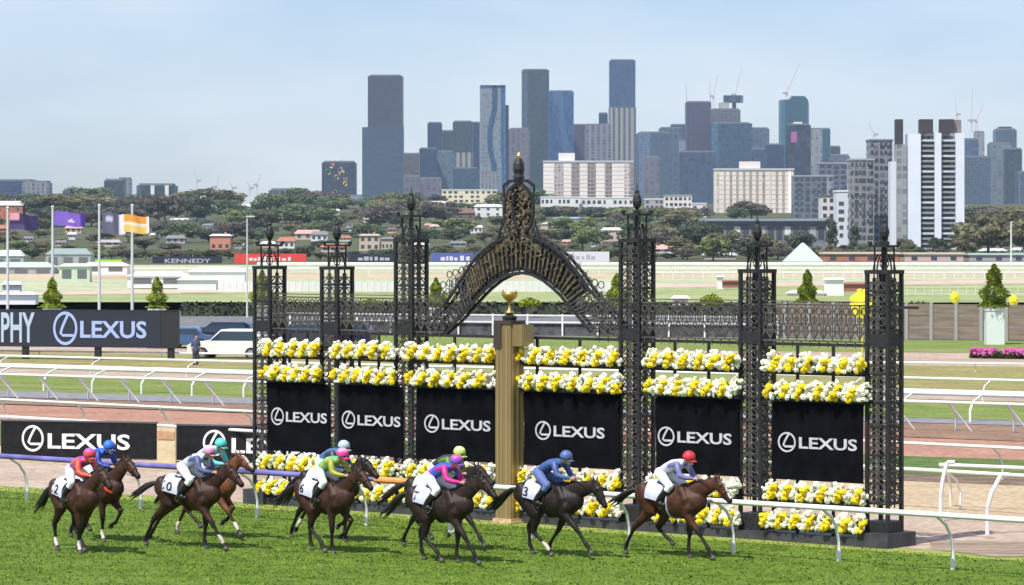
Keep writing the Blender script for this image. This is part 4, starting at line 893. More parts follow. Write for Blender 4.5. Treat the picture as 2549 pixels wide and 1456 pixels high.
for i, (x, yb, yt, dd, lb) in enumerate([(130, 768, 690, 250, 'conical green tree behind the second flagpole'), (391, 768, 688, 250, 'conical green tree just above the trackside screen'), (652, 760, 672, 240, 'conical green tree behind the leftmost lattice tower'), (2009, 757, 670, 240, 'conical green tree between the two right lattice towers'), (2474, 768, 655, 222, 'conical green tree on a white planter at the right edge'), (1085, 765, 690, 246, 'conical green tree right of the tall left tower'), (1535, 768, 680, 246, 'conical green tree left of the tall right tower')]):
    s = dd / F; p = Vector((T(x) * dd, dd, CAMH - (yb - HZ) * s)); rt = thing('conical_tree', lb, 'tree', tuple(p), 0, 'clipped conical trees in planters'); k = (yb - yt) * s / 3.05; rt.scale = (k * (1.05 if i != 3 else .95), k * 1.05, k)
    rt.rotation_euler[2] = i; link('crown', cm[i % 3], rt); link('trunk', trm, rt)
    pl_ = thing('tree_planter', 'square planter box under the ' + lb, 'planter', (p.x, p.y, 0), 0); w_ = .60; MB().box(-w_, w_, -w_, w_, .0, max(.4, p.z - .12)).obj('box', mat('planter_white', (.66, .72, .70), .5) if i == 4 else mat('planter_grey', (.25, .26, .27), .6), pl_); MB().box(-w_ - .05, w_ + .05, -w_ - .05, w_ + .05, max(.4, p.z - .12), p.z).obj('rim', mat('planter_white', (.66, .72, .70), .5), pl_)
# lime bushes above the hedge
bm_l = [None]
for i, (x, yb, wd, h, dd, lb) in enumerate([(1318, 760, 52, 18, 300, 'low lime green bush seen through the arch'), (1770, 757, 54, 26, 300, 'lime green bush left of the second tower from the right'), (920, 760, 40, 16, 300, 'small lime bush between the second and third towers')]):
    s = dd / F; b = MB(); rr = random.Random(i)
    for k in range(500):
        a = rr.uniform(0, 6.28); q = rr.random() ** .5; p = Vector((q * math.cos(a) * wd * s / 2, q * math.sin(a) * wd * s / 2, rr.random() * h * s * (1.1 - q * .6))); n_ = Vector((rr.gauss(0, 1), rr.gauss(0, 1), rr.gauss(0, 1))).normalized() * .2; t_ = n_.orthogonal().normalized() * .14; l = rr.uniform(.6, 1.2)
        b.add([p - n_, p + t_, p + n_, p - t_], [(0, 1, 2, 3)], 0, (.32 * l, .38 * l, .03 * l))
    tag(b.obj('lime_bush', m_leafv, loc=tuple(P(x, yb, dd))), lb, 'bush')
# yellow rose topiaries on stems
m_yel = mat('yellow_petal', (.80, .66, .03), .7, attr='Col'); m_ystem = mat('yellow_stem', (.62, .52, .05), .6)
for i, (x, yc, sz, yb, dd, lb) in enumerate([(2146, 757, 62, 892, 165, 'large yellow rose sculpture on a yellow stem beside the last lattice tower'), (2376, 741, 24, 770, 262, 'yellow floral emblem standing on the brown fence line'), (2522, 748, 24, 770, 262, 'yellow floral emblem near the right edge')]):
    s = dd / F; base = Vector((T(x) * dd, dd, 0)); zc = CAMH - (yc - HZ) * s; rt = thing('rose_sculpture', lb, 'flower sculpture', tuple(base)); R_ = sz * s / 2; b = MB(); rr = random.Random(i)
    for k in range(46):
        a = k * 2.4; q = (k / 46) ** .5; l = rr.uniform(.65, 1.1); b.ico((q * R_ * .8 * math.cos(a), -R_ * .3 * (1 - q), zc + q * R_ * 1.05 * math.sin(a)), R_ * .34, .25, sc=(1, .45, 1), col=(.92 * l, .80 * l, .03))
    b.obj('bloom', m_yel, rt); MB().bar((0, .05, 0), (0, .05, zc - R_ * .6), .06, 8).obj('stem', m_ystem if i == 0 else m_fpost, rt)
# pink flower bed, right
a, c = G(2418, 893), G(2640, 897); L_ = (c - a).length; rr = random.Random(2)
rt = thing('pink_flower_bed', 'bed of bright pink flowers below the white planter at the right', 'flower bed', tuple(a), math.atan2((c - a).y, (c - a).x)); b = MB(); leafbox(b, L_, .6, .45, 1500, .1, rr, (.06, .09, .03)); b.obj('leaves', m_leafv, rt); b = MB()
for k in range(480):
    x = rr.random() * L_; 
    if math.sin(x * 2.6) > -.75: b.ico((x, rr.uniform(-.6, .6), .28 + rr.random() * .35), rr.uniform(.07, .13), .3, col=(.62 * rr.uniform(.6, 1.1), .10, .32))
b.obj('blooms', mat('pink_bloom', (.6, .1, .3), .8, attr='Col'), rt)
# ---------------------------------------------------------------- vehicles
m_glass = mat('car_glass', (.03, .06, .10), .08, spec=.8); m_tyre = mat('tyre', (.02, .02, .02), .8); m_rim = mat('rim', (.45, .45, .47), .3, .8); m_lamp = mat('headlamp_glass', (.8, .8, .85), .1); m_red = mat('tail_lamp', (.5, .02, .02), .3)
def car(label, x, y, rz, paint, kind='suv', name='parked_car', group=None):
    p = G(x, y); rt = thing(name, label, {'suv': 'car', 'van': 'van', 'sedan': 'car'}[kind], tuple(p), rz, group)
    Lc, Wc, Hc = (4.9, 1.9, 1.78) if kind == 'suv' else (5.2, 1.95, 2.2) if kind == 'van' else (4.7, 1.8, 1.42)
    l = Lc / 2
    if kind == 'suv': prof = [(-l, .35), (-l, .95), (-l + .15, 1.1), (-l + .35, 1.62), (-l + .7, Hc), (.35, Hc), (1.05, 1.14), (l - .25, .98), (l, .78), (l, .35)]
    elif kind == 'van': prof = [(-l, .4), (-l, 2.0), (-l + .2, Hc), (1.0, Hc), (1.75, 1.2), (l - .1, 1.0), (l, .8), (l, .4)]
    else: prof = [(-l, .3), (-l, .9), (-l + .7, .98), (-l + 1.3, Hc), (.3, Hc), (1.1, .95), (l - .15, .8), (l, .65), (l, .3)]
    bmesh_ = MB(); bmesh_.prism(prof, -Wc / 2, Wc / 2); o = bmesh_.obj('body', paint, rt); bv = o.modifiers.new('b', 'BEVEL'); bv.width = .07; bv.segments = 2; bv.limit_method = 'ANGLE'
    g = MB(); zt_ = Hc - .12; zb_ = 1.12 if kind != 'sedan' else .98
    top = [p_ for p_ in prof if p_[1] >= zb_ - .1]
    x_b, x_f = (-l + .42, 1.0) if kind == 'suv' else (.3, 1.6) if kind == 'van' else (-l + .95, 1.0)
    quad = [(x_b, zb_), (x_f, zb_), (x_f - (.65 if kind != 'van' else .6), zt_), (x_b + .3, zt_)]
    for q in (-1, 1): g = MB(); g.prism(quad, q * (Wc / 2 + .012), q * (Wc / 2 - .02)); g.obj('side_window', m_glass, rt)
    k = {'suv': ((.38, Hc - .06), (1.02, 1.2)), 'van': ((1.03, Hc - .08), (1.7, 1.28)), 'sedan': ((.33, Hc - .05), (1.06, 1.0))}[kind]; (xa, za), (xb, zb2) = k; o_ = .03
    wd = MB(); wd.add([(xa + o_, -Wc / 2 + .15, za + o_), (xa + o_, Wc / 2 - .15, za + o_), (xb + o_, Wc / 2 - .12, zb2 + o_), (xb + o_, -Wc / 2 + .12, zb2 + o_), (xa, -Wc / 2 + .15, za - .03), (xa, Wc / 2 - .15, za - .03), (xb, Wc / 2 - .12, zb2 - .03), (xb, -Wc / 2 + .12, zb2 - .03)], [(0, 1, 2, 3), (4, 7, 6, 5), (0, 4, 5, 1), (3, 2, 6, 7), (0, 3, 7, 4), (1, 5, 6, 2)]); wd.obj('windscreen', m_glass, rt)
    for xx in (-l + .95, l - .95):
        for q in (-1, 1):
            w2 = MB(); w2.bar((xx, q * (Wc / 2 - .2), .36), (xx, q * (Wc / 2 + .02), .36), .36, 16); wo = w2.obj('wheel', m_tyre, rt); MB().bar((xx, q * (Wc / 2 + .015), .36), (xx, q * (Wc / 2 + .035), .36), .22, 12).obj('rim', m_rim, wo)
    for q in (-1, 1): MB().box(l - .06, l + .02, q * .72 - .16, q * .72 + .16, .68, .84).obj('headlight', m_lamp, rt); MB().box(-l - .02, -l + .05, q * .8 - .1, q * .8 + .1, .8, 1.05).obj('tail_light', m_red, rt)
    return rt
pw = mat('white_paintwork', (.78, .78, .80), .15); pn = mat('navy_paintwork', (.015, .02, .045), .2); pb = mat('blue_paintwork', (.06, .12, .24), .2); pg = mat('dark_grey_paintwork', (.04, .045, .055), .2)
car('white SUV parked right of the trackside screen', 575, 893, R(168), pw)
car('dark navy SUV parked behind the white SUV', 548, 868, R(172), pn, 'suv')
car('dark grey sedan behind the trackside screen end', 486, 866, R(172), pg, 'sedan')
car('small blue car peeping out beside the trackside screen', 452, 868, R(175), pb, 'sedan')
car('dark grey SUV parked behind the first bay of flowers', 745, 874, R(172), pg, 'suv')
car('dark blue sedan between the first two lattice towers', 700, 858, R(170), pb, 'sedan')
car('dark grey car behind the second lattice tower', 838, 868, R(170), pn, 'suv')
# ---------------------------------------------------------------- standing people
def walker(label, x, y, shirt, trousers, rz=0):
    b = MB()
    for q in (-1, 1):
        b.tube([(0, q * .09, .92), (.01, q * .1, .5), (-.02, q * .1, .08)], [.095, .065, .045], 8); b.tube([(-.03, q * .1, .05), (.14, q * .11, .035)], [.045, .035], 8)
        b.tube([(0, q * .19, 1.42), (-.02, q * .25, 1.15), (.05, q * .25, .92)], [.055, .045, .035], 8); b.tube([(.06, q * .25, .89), (.08, q * .245, .80)], [(.022, .04), (.018, .035)], 8)
        for k in range(4): b.tube([(.06 + .018 * k, q * .245, .80), (.065 + .018 * k, q * .235, .745)], [.010, .008], 6)
        b.tube([(.10, q * .235, .86), (.115, q * .225, .80)], [.011, .009], 6)
    b.tube([(0, 0, .92), (0, 0, 1.1), (0, 0, 1.3), (0, 0, 1.44)], [(.17, .12), (.15, .11), (.19, .12), (.15, .09)], 12, side=(0, 1, 0)); b.tube([(0, 0, 1.44), (.01, 0, 1.56)], [.055, .055], 8)
    b.tube([(.015, 0, 1.57), (.01, 0, 1.66), (0, 0, 1.72)], [(.065, .08), (.08, .10), (.07, .085)], 12); b.tube([(.10, 0, 1.66), (.125, 0, 1.63)], [.012, .014], 6)
    me = remesh(b, .014, 2, 'person'); me.materials.append(m_skin); o = link('person', me, None, tuple(G(x, y)), rz); tag(o, label, 'person')
    s = MB(); s.tube([(0, 0, .9), (0, 0, 1.1), (0, 0, 1.3), (0, 0, 1.45)], [(.20, .15), (.175, .135), (.215, .145), (.165, .11)], 12)
    for q in (-1, 1): s.tube([(0, q * .19, 1.42), (-.02, q * .25, 1.17)], [.075, .065], 8)
    link('shirt', remesh(s, .02, 3), o).data.materials.append(shirt)
    t = MB(); [t.tube([(0, q * .09, .94), (.01, q * .1, .5), (-.02, q * .1, .10)], [.12, .088, .072], 10) for q in (-1, 1)]; link('trousers', remesh(t, .02, 3), o).data.materials.append(trousers)
    t = MB(); t.tube([(-.03, 0, 1.66), (-.015, 0, 1.76)], [(.095, .115), (.085, .10)], 12); t.obj('hair', mat('dark_hair', (.03, .02, .015), .7), o, smooth=True)
walker('person in navy clothes standing at the front of the white SUV', 487, 912, mat('navy_shirt', (.08, .09, .18), .8), mat('grey_trousers', (.06, .06, .08), .8), R(-60))
# ---------------------------------------------------------------- far side of the course
m_tent = mat('tent_white', (.74, .74, .74), .6, noise=.05, nscale=.3); m_green_r = mat('pale_green_roof', (.48, .62, .52), .6); m_wall_g = mat('grey_wall', (.30, .32, .32), .8, noise=.2, nscale=.3)
def marquee(label, x0, x1, yt, yb, d, roof=None, wall=None, peak=.35, name='marquee', open_=True):
    s = d / F; p = P((x0 + x1) / 2, yb, d); p.z = hill_z(d); w_ = (x1 - x0) * s; h = (yb - yt) * s; rt = thing(name, label, 'marquee' if name == 'marquee' else 'building', (p.x, p.y, CAMH - (yb - HZ) * s)); dp = min(w_ * .6, 14)
    hw = h * (1 - peak); MB().box(-w_ / 2, w_ / 2, -dp / 2, dp / 2, -.5, hw).obj('wall', wall or m_tent, rt)
    r = MB(); e = w_ / 2 + .2; q = dp / 2 + .3; r.add([(-e, -q, hw), (e, -q, hw), (e, q, hw), (-e, q, hw), (-e * .7, 0, h), (e * .7, 0, h)], [(0, 1, 5, 4), (2, 3, 4, 5), (1, 2, 5), (3, 0, 4), (3, 2, 1, 0)]); r.obj('roof', roof or m_tent, rt)
    if open_:
        n = max(2, int(w_ / 4))
        for k in range(n): xc = -w_ / 2 + w_ * (k + .5) / n; MB().box(xc - w_ / n * .3, xc + w_ / n * .3, -dp / 2 - .06, -dp / 2 + .02, .1, hw * .75).obj('opening', mat('tent_shade', (.13, .13, .14), .8), rt)
    return rt
marquee('low pale green roofed stand at the far left', -20, 62, 622, 665, 900, m_green_r, m_wall_g, name='pavilion')
marquee('pale green roofed pavilion right of the second flagpole', 118, 230, 618, 660, 880, mat('teal_roof', (.25, .32, .30), .7), m_wall_g, name='pavilion')
marquee('grey open shed behind the first flagpole', -20, 140, 652, 688, 700, m_green_r, m_wall_g, name='pavilion')
marquee('pale green tent left of the third flagpole', 150, 226, 655, 694, 560, mat('pale_tent', (.5, .58, .46), .7), mat('pale_tent', (.5, .58, .46), .7), peak=.2)
marquee('white marquee behind the third flagpole', 206, 320, 652, 676, 620)
marquee('long white marquee right of the fourth flagpole', 322, 470, 676, 707, 480)
marquee('long white marquee left of the lamp pole', 475, 612, 664, 698, 520, open_=False)
marquee('small white marquee under the red sign', 445, 540, 688, 712, 440, open_=False)
marquee('white box tent at the left edge', 8, 52, 700, 722, 330, open_=False); marquee('row of white tents above the trackside screen', 2, 92, 726, 744, 310, open_=False)
marquee('bright white tent between the two right towers', 2052, 2098, 690, 738, 420, open_=False, peak=.12); marquee('low white tent left of the bright one', 1960, 2050, 722, 742, 420, open_=False)
marquee('narrow white kiosk on the green left of the second tower from the right', 1784, 1800, 686, 712, 480, open_=False, peak=.1); marquee('pink-tinged white stall behind the screen bay', 1674, 1712, 735, 756, 330, mat('pink_tent', (.75, .62, .55), .7), mat('pink_tent', (.75, .62, .55), .7), open_=False)
r0 = marquee('pale green pyramid roofed pavilion left of the last tower', 1950, 2045, 604, 656, 1080, m_green_r, m_green_r, peak=.9, open_=False, name='pavilion')
for ch in r0.children:
    if ch.name.startswith('roof'):
        me = ch.data; 
        for i in (4, 5): me.vertices[i].co.x *= .08
marquee('brown low shed left of the second tower from the right', 1798, 1852, 696, 707, 470, mat('rust_roof', (.30, .12, .09), .8), mat('rust_roof', (.30, .12, .09), .8), open_=False, name='shed'); marquee('brown low shed left of the last tower', 2098, 2155, 702, 716, 440, mat('rust_roof', (.30, .12, .09), .8), mat('rust_roof', (.30, .12, .09), .8), open_=False, name='shed')
# white paling fence on the far side
dd = 452; a = P(536, 727, dd); c = P(1552, 727, dd); L_ = c.x - a.x; rt = thing('white_paling_fence', 'white paling fence across the course, seen through the arch', 'fence', (a.x, dd, 0)); b = MB(); b.box(0, L_, 0, .1, .05, 1.45); b.obj('boards', mat('paling_white', (.66, .66, .63), .7), rt)
b = MB(); [b.box(k * .9, k * .9 + .12, -.06, 0, 0, 1.55) for k in range(int(L_ / .9))]; b.obj('pales', m_tent, rt)
# far rails and crowd-control fencing
for y, x0, x1, h, r, lb in ((657, 640, 2700, 1.6, .42, 'thick white rail along the far side of the whole course'), (668, -100, 2700, 1.2, .14, 'thin white rail below the far thick one'), (678, 1600, 2700, 1.2, .12, 'thin white rail right of the arch across the far turf')):
    a, c = GR(x0, y, h), GR(x1, y, h); rail_line(lb, 'far_rail', a, c, h, 0, n=44, r=r, goose=False, post_r=.09)
a, c = G(2236, 735), G(2700, 737); L_ = (c - a).length; rt = thing('crowd_barrier', 'row of pale crowd barriers on the green right of the last tower', 'barrier', tuple(a)); b = MB(); b.bar((0, 0, 1.1), (L_, 0, 1.1), .06).bar((0, 0, .2), (L_, 0, .2), .06); b.obj('rail', m_pole, rt); b = MB(); [b.bar((k * 1.1, 0, 0), (k * 1.1, 0, 1.1), .05) for k in range(int(L_ / 1.1))]; b.obj('bars', m_pole, rt)
# far hoardings
def far_board(label, x0, x1, y0, y1, bgc, fgc, word, d=1040):
    s = d / F; p = P(x0, y1, d); w_ = (x1 - x0) * s; h = (y1 - y0) * s; rt = thing('far_hoarding', label, 'hoarding', tuple(p)); MB().box(0, w_, 0, .3, 0, h).obj('panel', bgc, rt); b = MB(); [b.bar((w_ * k / 4, .5, -max(p.z, .3)), (w_ * k / 4, .5, h), .12) for k in range(5)]; b.obj('strut', m_fpost, rt)
    t = MB()
    if word: text_mb(t, word, w_ * .18, w_ * .84, h * .48, h * .5, -.05, .05)
    else:
        rr = random.Random(int(x0)); x = w_ * .2
        while x < w_ * .8: q = rr.uniform(.6, 1.6); t.box(x, x + q, -.06, -.01, h * .28, h * .28 + h * rr.uniform(.25, .45)); x += q + rr.uniform(.3, .8)
    t.obj('lettering', fgc, rt)
far_board('black hoarding with pale lettering right of the fourth flagpole', 379, 552, 638, 659, mat('hoard_black', (.02, .022, .04), .6), mat('hoard_grey', (.45, .45, .5), .6), 'KENNEDY')
far_board('red hoarding with white lettering behind the leftmost tower', 584, 762, 631, 656, mat('hoard_red', (.72, .06, .04), .6), mat('hoard_white', (.75, .7, .7), .6), None)
far_board('black hoarding with grey lettering left of the tall left tower', 866, 990, 631, 655, mat('hoard_black', (.02, .022, .04), .6), mat('hoard_grey', (.45, .45, .5), .6), None)
far_board('blue hoarding with white lettering left of the arch', 1074, 1186, 629, 656, mat('hoard_blue', (.10, .13, .38), .6), mat('hoard_white', (.75, .7, .7), .6), None)
far_board('white hoarding with grey lettering right of the arch', 1350, 1516, 626, 652, mat('hoard_plain', (.72, .72, .74), .6), mat('hoard_grey', (.45, .45, .5), .6), None)
o = MB().box(0, 8.6, 0, .2, 0, 1.3).obj('lime_banner', mat('lime_banner', (.40, .75, .05), .6), loc=tuple(P(236, 656, 1050))); tag(o, 'bright lime green banner right of the third flagpole', 'banner')
# long low terrace buildings behind the far rail at the right
def lowbuild(label, x0, x1, y0, y1, d, wallc, roofc, band=None, name='low_building'):
    s = d / F; p = P((x0 + x1) / 2, y1, d); w_ = (x1 - x0) * s; h = (y1 - y0) * s; rt = thing(name, label, 'building', tuple(p)); dp = 14
    MB().box(-w_ / 2, w_ / 2, -dp / 2, dp / 2, -6, h * .8).obj('wall', wallc, rt); MB().box(-w_ / 2 - .4, w_ / 2 + .4, -dp / 2 - .5, dp / 2 + .5, h * .8, h).obj('roof', roofc, rt)
    n = max(2, int(w_ / 6))
    for k in range(min(n, 30)): xc = -w_ / 2 + w_ * (k + .5) / n; MB().box(xc - 1, xc + 1, -dp / 2 - .08, -dp / 2 + .02, h * .2, h * .6).obj('window', m_win, rt)
m_win = mat('window_glass', (.06, .07, .09), .15); m_cream = mat('cream_render', (.62, .56, .44), .8, noise=.06, nscale=.2); m_brick = mat('terracotta', (.42, .18, .11), .85, noise=.2, nscale=.3); m_pinkw = mat('pink_render', (.58, .42, .38), .8)
lowbuild('long cream and brick clubhouse right of the pyramid roof', 2045, 2230, 627, 652, 1120, m_brick, m_cream); lowbuild('long cream and pink stable block at the right', 2245, 2390, 628, 652, 1120, m_pinkw, m_cream); lowbuild('low green roofed building at the right edge', 2405, 2600, 630, 652, 1120, mat('grey_shed', (.35, .34, .33), .8), m_green_r)
# ================================================================== TREES ON THE RISE
tree_protos = []
m_bark = mat('bark', (.10, .075, .05), .9, noise=.3)
PAL = {'green': (0.15, 0.19, 0.1), 'olive': (0.23, 0.215, 0.12), 'dark': (0.115, 0.135, 0.09), 'brown': (0.175, 0.152, 0.125), 'light': (0.25, 0.29, 0.12)}
def crown_mesh(seed, col, shape='round'):
    """crown about 10 m wide and 10 m tall: leaf clumps on limb ends, uneven outline"""
    rr = random.Random(seed); b = MB(); cl = []
    for k in range(20):
        a = rr.uniform(0, 6.28); q = rr.random() ** .5 * 4.1; z = rr.uniform(3.0, 8.2) if shape == 'round' else rr.uniform(2.0, 9.5); q *= (1.0 if shape == 'round' else .55) * math.cos((z - 5) / 6.5); cl.append((q * math.cos(a), q * math.sin(a), z, rr.uniform(1.3, 2.3), rr.uniform(.75, 1.25)))
    for cx, cy, cz, r, l in cl:
        for k in range(84):
            v = Vector((rr.gauss(0, 1), rr.gauss(0, 1), rr.gauss(0, 1))).normalized() * r * rr.uniform(.55, 1.08); v.z *= .75; p = Vector((cx, cy, cz)) + v
            n_ = (v.normalized() + Vector((rr.gauss(0, .5), rr.gauss(0, .5), rr.gauss(0, .5)))).normalized(); t_ = n_.orthogonal().normalized() * rr.uniform(.28, .6); s_ = n_.cross(t_).normalized() * rr.uniform(.22, .5); g = l * rr.uniform(.82, 1.18)
            b.add([p - t_, p + s_, p + t_, p - s_], [(0, 1, 2, 3)], 0, tuple(c * g for c in col))
    return b.mesh('crown', [m_leafv])
def trunk_mesh(seed):
    rr = random.Random(seed); b = MB(); b.bar((0, 0, -1.5), (.1, 0, 3.2), .3, 6, r2=.2)
    for k in range(5): a = k * 1.3 + seed; b.bar((.1, 0, 2.6 + .3 * k), (math.cos(a) * 2.2, math.sin(a) * 2.2, 5 + .4 * k), .14, 5, r2=.05)
    return b.mesh('trunk', [m_bark])
CR = {k: [crown_mesh(i * 7 + j, c, 'round') for j in range(3)] for i, (k, c) in enumerate(PAL.items())}
CRT = {k: [crown_mesh(90 + i, c, 'tall')] for i, (k, c) in enumerate(PAL.items())}
TM = [trunk_mesh(i) for i in range(3)]
LAB = {'green': ('mid green leafy tree on the hillside below the skyline', 'mid green hillside trees'), 'olive': ('olive green tree on the hillside below the skyline', 'olive hillside trees'), 'dark': ('dark green tree on the hillside below the skyline', 'dark green hillside trees'),
       'brown': ('dull grey-brown tree on the hillside below the skyline', 'grey-brown hillside trees'), 'light': ('bright yellow-green tree on the hillside below the skyline', 'bright green hillside trees')}
def plant(x, ybase, wpx, hpx, kind, d, label=None, tall=False, seed=0):
    s = d / F; p = P(x, ybase, d); p.z = min(p.z, hill_z(d)) if True else p.z
    rt = thing('hillside_tree', label or LAB[kind][0], 'tree', tuple(p), seed * 1.7, None if label else LAB[kind][1])
    top = CAMH - (ybase - hpx - HZ) * s; hz_ = (top - p.z) / 10.0; wz = wpx * s / 10.0
    rt.scale = (wz, wz, hz_); link('crown', (CRT if tall else CR)[kind][seed % (1 if tall else 3)], rt); link('trunk', TM[seed % 3], rt)
rr = random.Random(11)
# houses first (kept clear of nearer trees)
HS = []
def house(label, x0, x1, ytop, ybot, wall, roof, roofh=.4, d=None, flat=False, windows=3):
    d = d or hill_d(ybot); s = d / F; p = P((x0 + x1) / 2, ybot, d); w_ = (x1 - x0) * s; h = (ybot - ytop) * s; rt = thing('house' if not flat else 'flat_roofed_building', label, 'house' if not flat else 'building', tuple(p), 0)
    dp = min(max(8, w_ * .7), 14); hw = h * (1 - roofh) if not flat else h * .93
    MB().box(-w_ / 2, w_ / 2, -dp / 2, dp / 2, -3, hw).obj('wall', wall, rt)
    if flat: MB().box(-w_ / 2 - .3, w_ / 2 + .3, -dp / 2 - .3, dp / 2 + .3, hw, h).obj('roof', roof, rt)
    else:
        e, q = w_ / 2 + .6, dp / 2 + .6; r = MB(); r.add([(-e, -q, hw), (e, -q, hw), (e, q, hw), (-e, q, hw), (-e * .75, 0, h), (e * .75, 0, h)], [(0, 1, 5, 4), (2, 3, 4, 5), (1, 2, 5), (3, 0, 4), (3, 2, 1, 0)]); ro = r.obj('roof', roof, rt); MB().box(e * .3, e * .3 + .9, -.4, .4, h * .85, h * 1.12).obj('chimney', m_brick, ro)
    rows = max(1, int(hw / 3.2))
    for j in range(rows):
        for k in range(windows): xc = -w_ / 2 + w_ * (k + .5) / windows; z = 1.0 + j * hw / rows; MB().box(xc - min(.9, w_ / windows * .25), xc + min(.9, w_ / windows * .25), -dp / 2 - .1, -dp / 2 + .03, z, z + min(1.5, hw / rows * .5)).obj('window', m_win, rt)
    HS.append((x0, x1, ytop, ybot, d))
Wt = mat('white_render', (.68, .68, .66), .8, noise=.05, nscale=.2); Gr = mat('grey_render', (.36, .36, .36), .8, noise=.1, nscale=.2); Be = mat('beige_render', (.52, .44, .35), .8); Rr = mat('red_tiles', (.42, .15, .09), .85, noise=.2, nscale=.5); Gt = mat('grey_tiles', (.20, .20, .21), .85); Wr = mat('white_roof', (.72, .72, .72), .6); Br = mat('brown_tiles', (.16, .11, .09), .85); Pk = mat('pink_tiles', (.62, .34, .30), .85); Or = mat('orange_fascia', (.62, .28, .10), .8)
for a_ in [('white roofed terracotta building at the left edge of the hill', -10, 60, 500, 545, Rr, Wr, .25), ('small red roofed house low at the left edge', -12, 22, 560, 578, Rr, Rr, .5), ('pale house with pink roof behind the second flagpole', 165, 205, 560, 580, Be, Pk, .4), ('tiny white gable right of the second flagpole', 172, 190, 578, 596, Wt, Wt, .3),
           ('row of beige cottages left of the fourth flagpole', 245, 300, 596, 614, Be, Gr, .4), ('white cottage among trees right of the orange flag', 376, 400, 580, 592, Wt, Wr, .4), ('grey stone house among olive trees', 415, 462, 585, 606, Gr, Gt, .4), ('salmon coloured building with white parapet left of the lamp pole', 525, 575, 582, 622, mat('salmon', (.55, .24, .15), .85), Wr, .12),
           ('long white villa on the ridge left', 498, 560, 512, 528, Wt, Wr, .35), ('long white building right of the lamp pole on the ridge', 562, 668, 508, 522, Wt, Wr, .4), ('white low roof at mid hill right of the orange flag', 425, 470, 543, 551, Wt, Wr, .5), ('white low roof left of the villa', 478, 520, 543, 551, Wt, Wr, .5),
           ('white house with red roof above the red hoarding', 694, 734, 590, 618, Wt, Rr, .35), ('red tiled villa above the red hoarding', 735, 800, 572, 596, Be, Pk, .4), ('white gabled house left of the second tower', 775, 816, 575, 600, Wt, Gt, .35), ('wide terracotta house behind the red hoarding', 800, 862, 606, 628, Be, Rr, .4),
           ('tall beige apartment block left of the tall left tower', 895, 945, 582, 624, Be, Be, .1), ('narrow beige tower house beside it', 950, 978, 590, 622, Be, Gt, .15), ('white shed on the ridge left of the dark trees', 818, 845, 520, 536, mat('cream_render', (.62, .56, .44), .8), Wr, .3), ('white house on the ridge right of the tall left tower', 1066, 1110, 500, 522, Wt, Wr, .3),
           ('pink cottage roof right of the tall left tower', 1058, 1076, 556, 566, Pk, Pk, .5), ('beige roof long house left of the arch', 1070, 1140, 558, 570, Be, Be, .5), ('large dark brown roofed hall on the ridge', 1110, 1182, 518, 560, Br, Br, .3), ('white warehouse left of the arch crest', 1180, 1250, 508, 540, Wt, Wr, .2), ('white cottage left of the arch', 1170, 1200, 560, 580, Wt, Wr, .3),
           ('beige terrace right of the arch crest', 1345, 1480, 552, 572, Be, Be, .3), ('blue roofed shed right of the arch crest', 1375, 1470, 540, 550, mat('blue_shed', (.40, .44, .60), .7), mat('blue_shed', (.40, .44, .60), .7), .4), ('pink villa left of the tall right tower', 1498, 1545, 566, 600, mat('pink_render', (.58, .42, .38), .8), Wr, .2), ('pink roofed house right of the tall right tower', 1625, 1690, 608, 632, Wt, Pk, .5),
           ('cream roofed stable behind the far rail', 1750, 1830, 628, 645, Be, Wt, .4), ('brown house low behind trees right of the arch', 1632, 1660, 560, 575, Be, Br, .4), ('white cottage behind the last pavilion', 1910, 1938, 580, 604, Wt, Wr, .3), ('orange trimmed low shop at the far right', 2130, 2170, 596, 612, Or, Gt, .3), ('orange trimmed shop left of the last tower', 2060, 2100, 596, 612, Or, Gt, .3), ('pale gabled cottage under the purple flag', 140, 166, 598, 612, Be, Gt, .4), ('white cottage between the first two flagpoles', 60, 84, 588, 602, Wt, Gt, .4), ('small pink roofed cottage right of the third flagpole', 268, 292, 566, 580, Wt, Pk, .45), ('grey roofed cottage below the white villa', 506, 534, 556, 568, Wt, Gt, .45),
           ('tiny white cottage right of the salmon building', 586, 606, 604, 618, Wt, Wr, .4), ('white roofed cottage left of the red roofed house', 652, 684, 600, 616, Be, Wr, .4), ('pale cottage above the second tower', 862, 890, 562, 576, Wt, Gt, .4), ('red roofed cottage above the large terracotta house', 846, 872, 586, 600, Wt, Rr, .45), ('white cottage left of the grey-brown trees', 905, 930, 540, 553, Wt, Wr, .4),
           ('brown roofed cottage left of the tall left tower', 965, 985, 566, 580, Be, Br, .4), ('white bungalow left of the blue hoarding', 1030, 1066, 604, 618, Wt, Wr, .35), ('grey bungalow above the blue hoarding', 1120, 1160, 600, 614, Gr, Gt, .4), ('pale cottage right of the arch', 1400, 1432, 596, 610, Be, Pk, .4), ('white cottage above the white hoarding', 1470, 1496, 600, 614, Wt, Gt, .4),
           ('small white house right of the tall right tower', 1700, 1726, 584, 598, Wt, Wr, .4), ('pale bungalow left of the clubhouse', 1858, 1896, 618, 634, Be, Gt, .35), ('white bungalow at the right, under olive trees', 2520, 2560, 616, 632, Wt, Wr, .4), ('low cream house at right edge under trees', 2440, 2500, 618, 634, Be, Wt, .4)]:
    house(*a_)
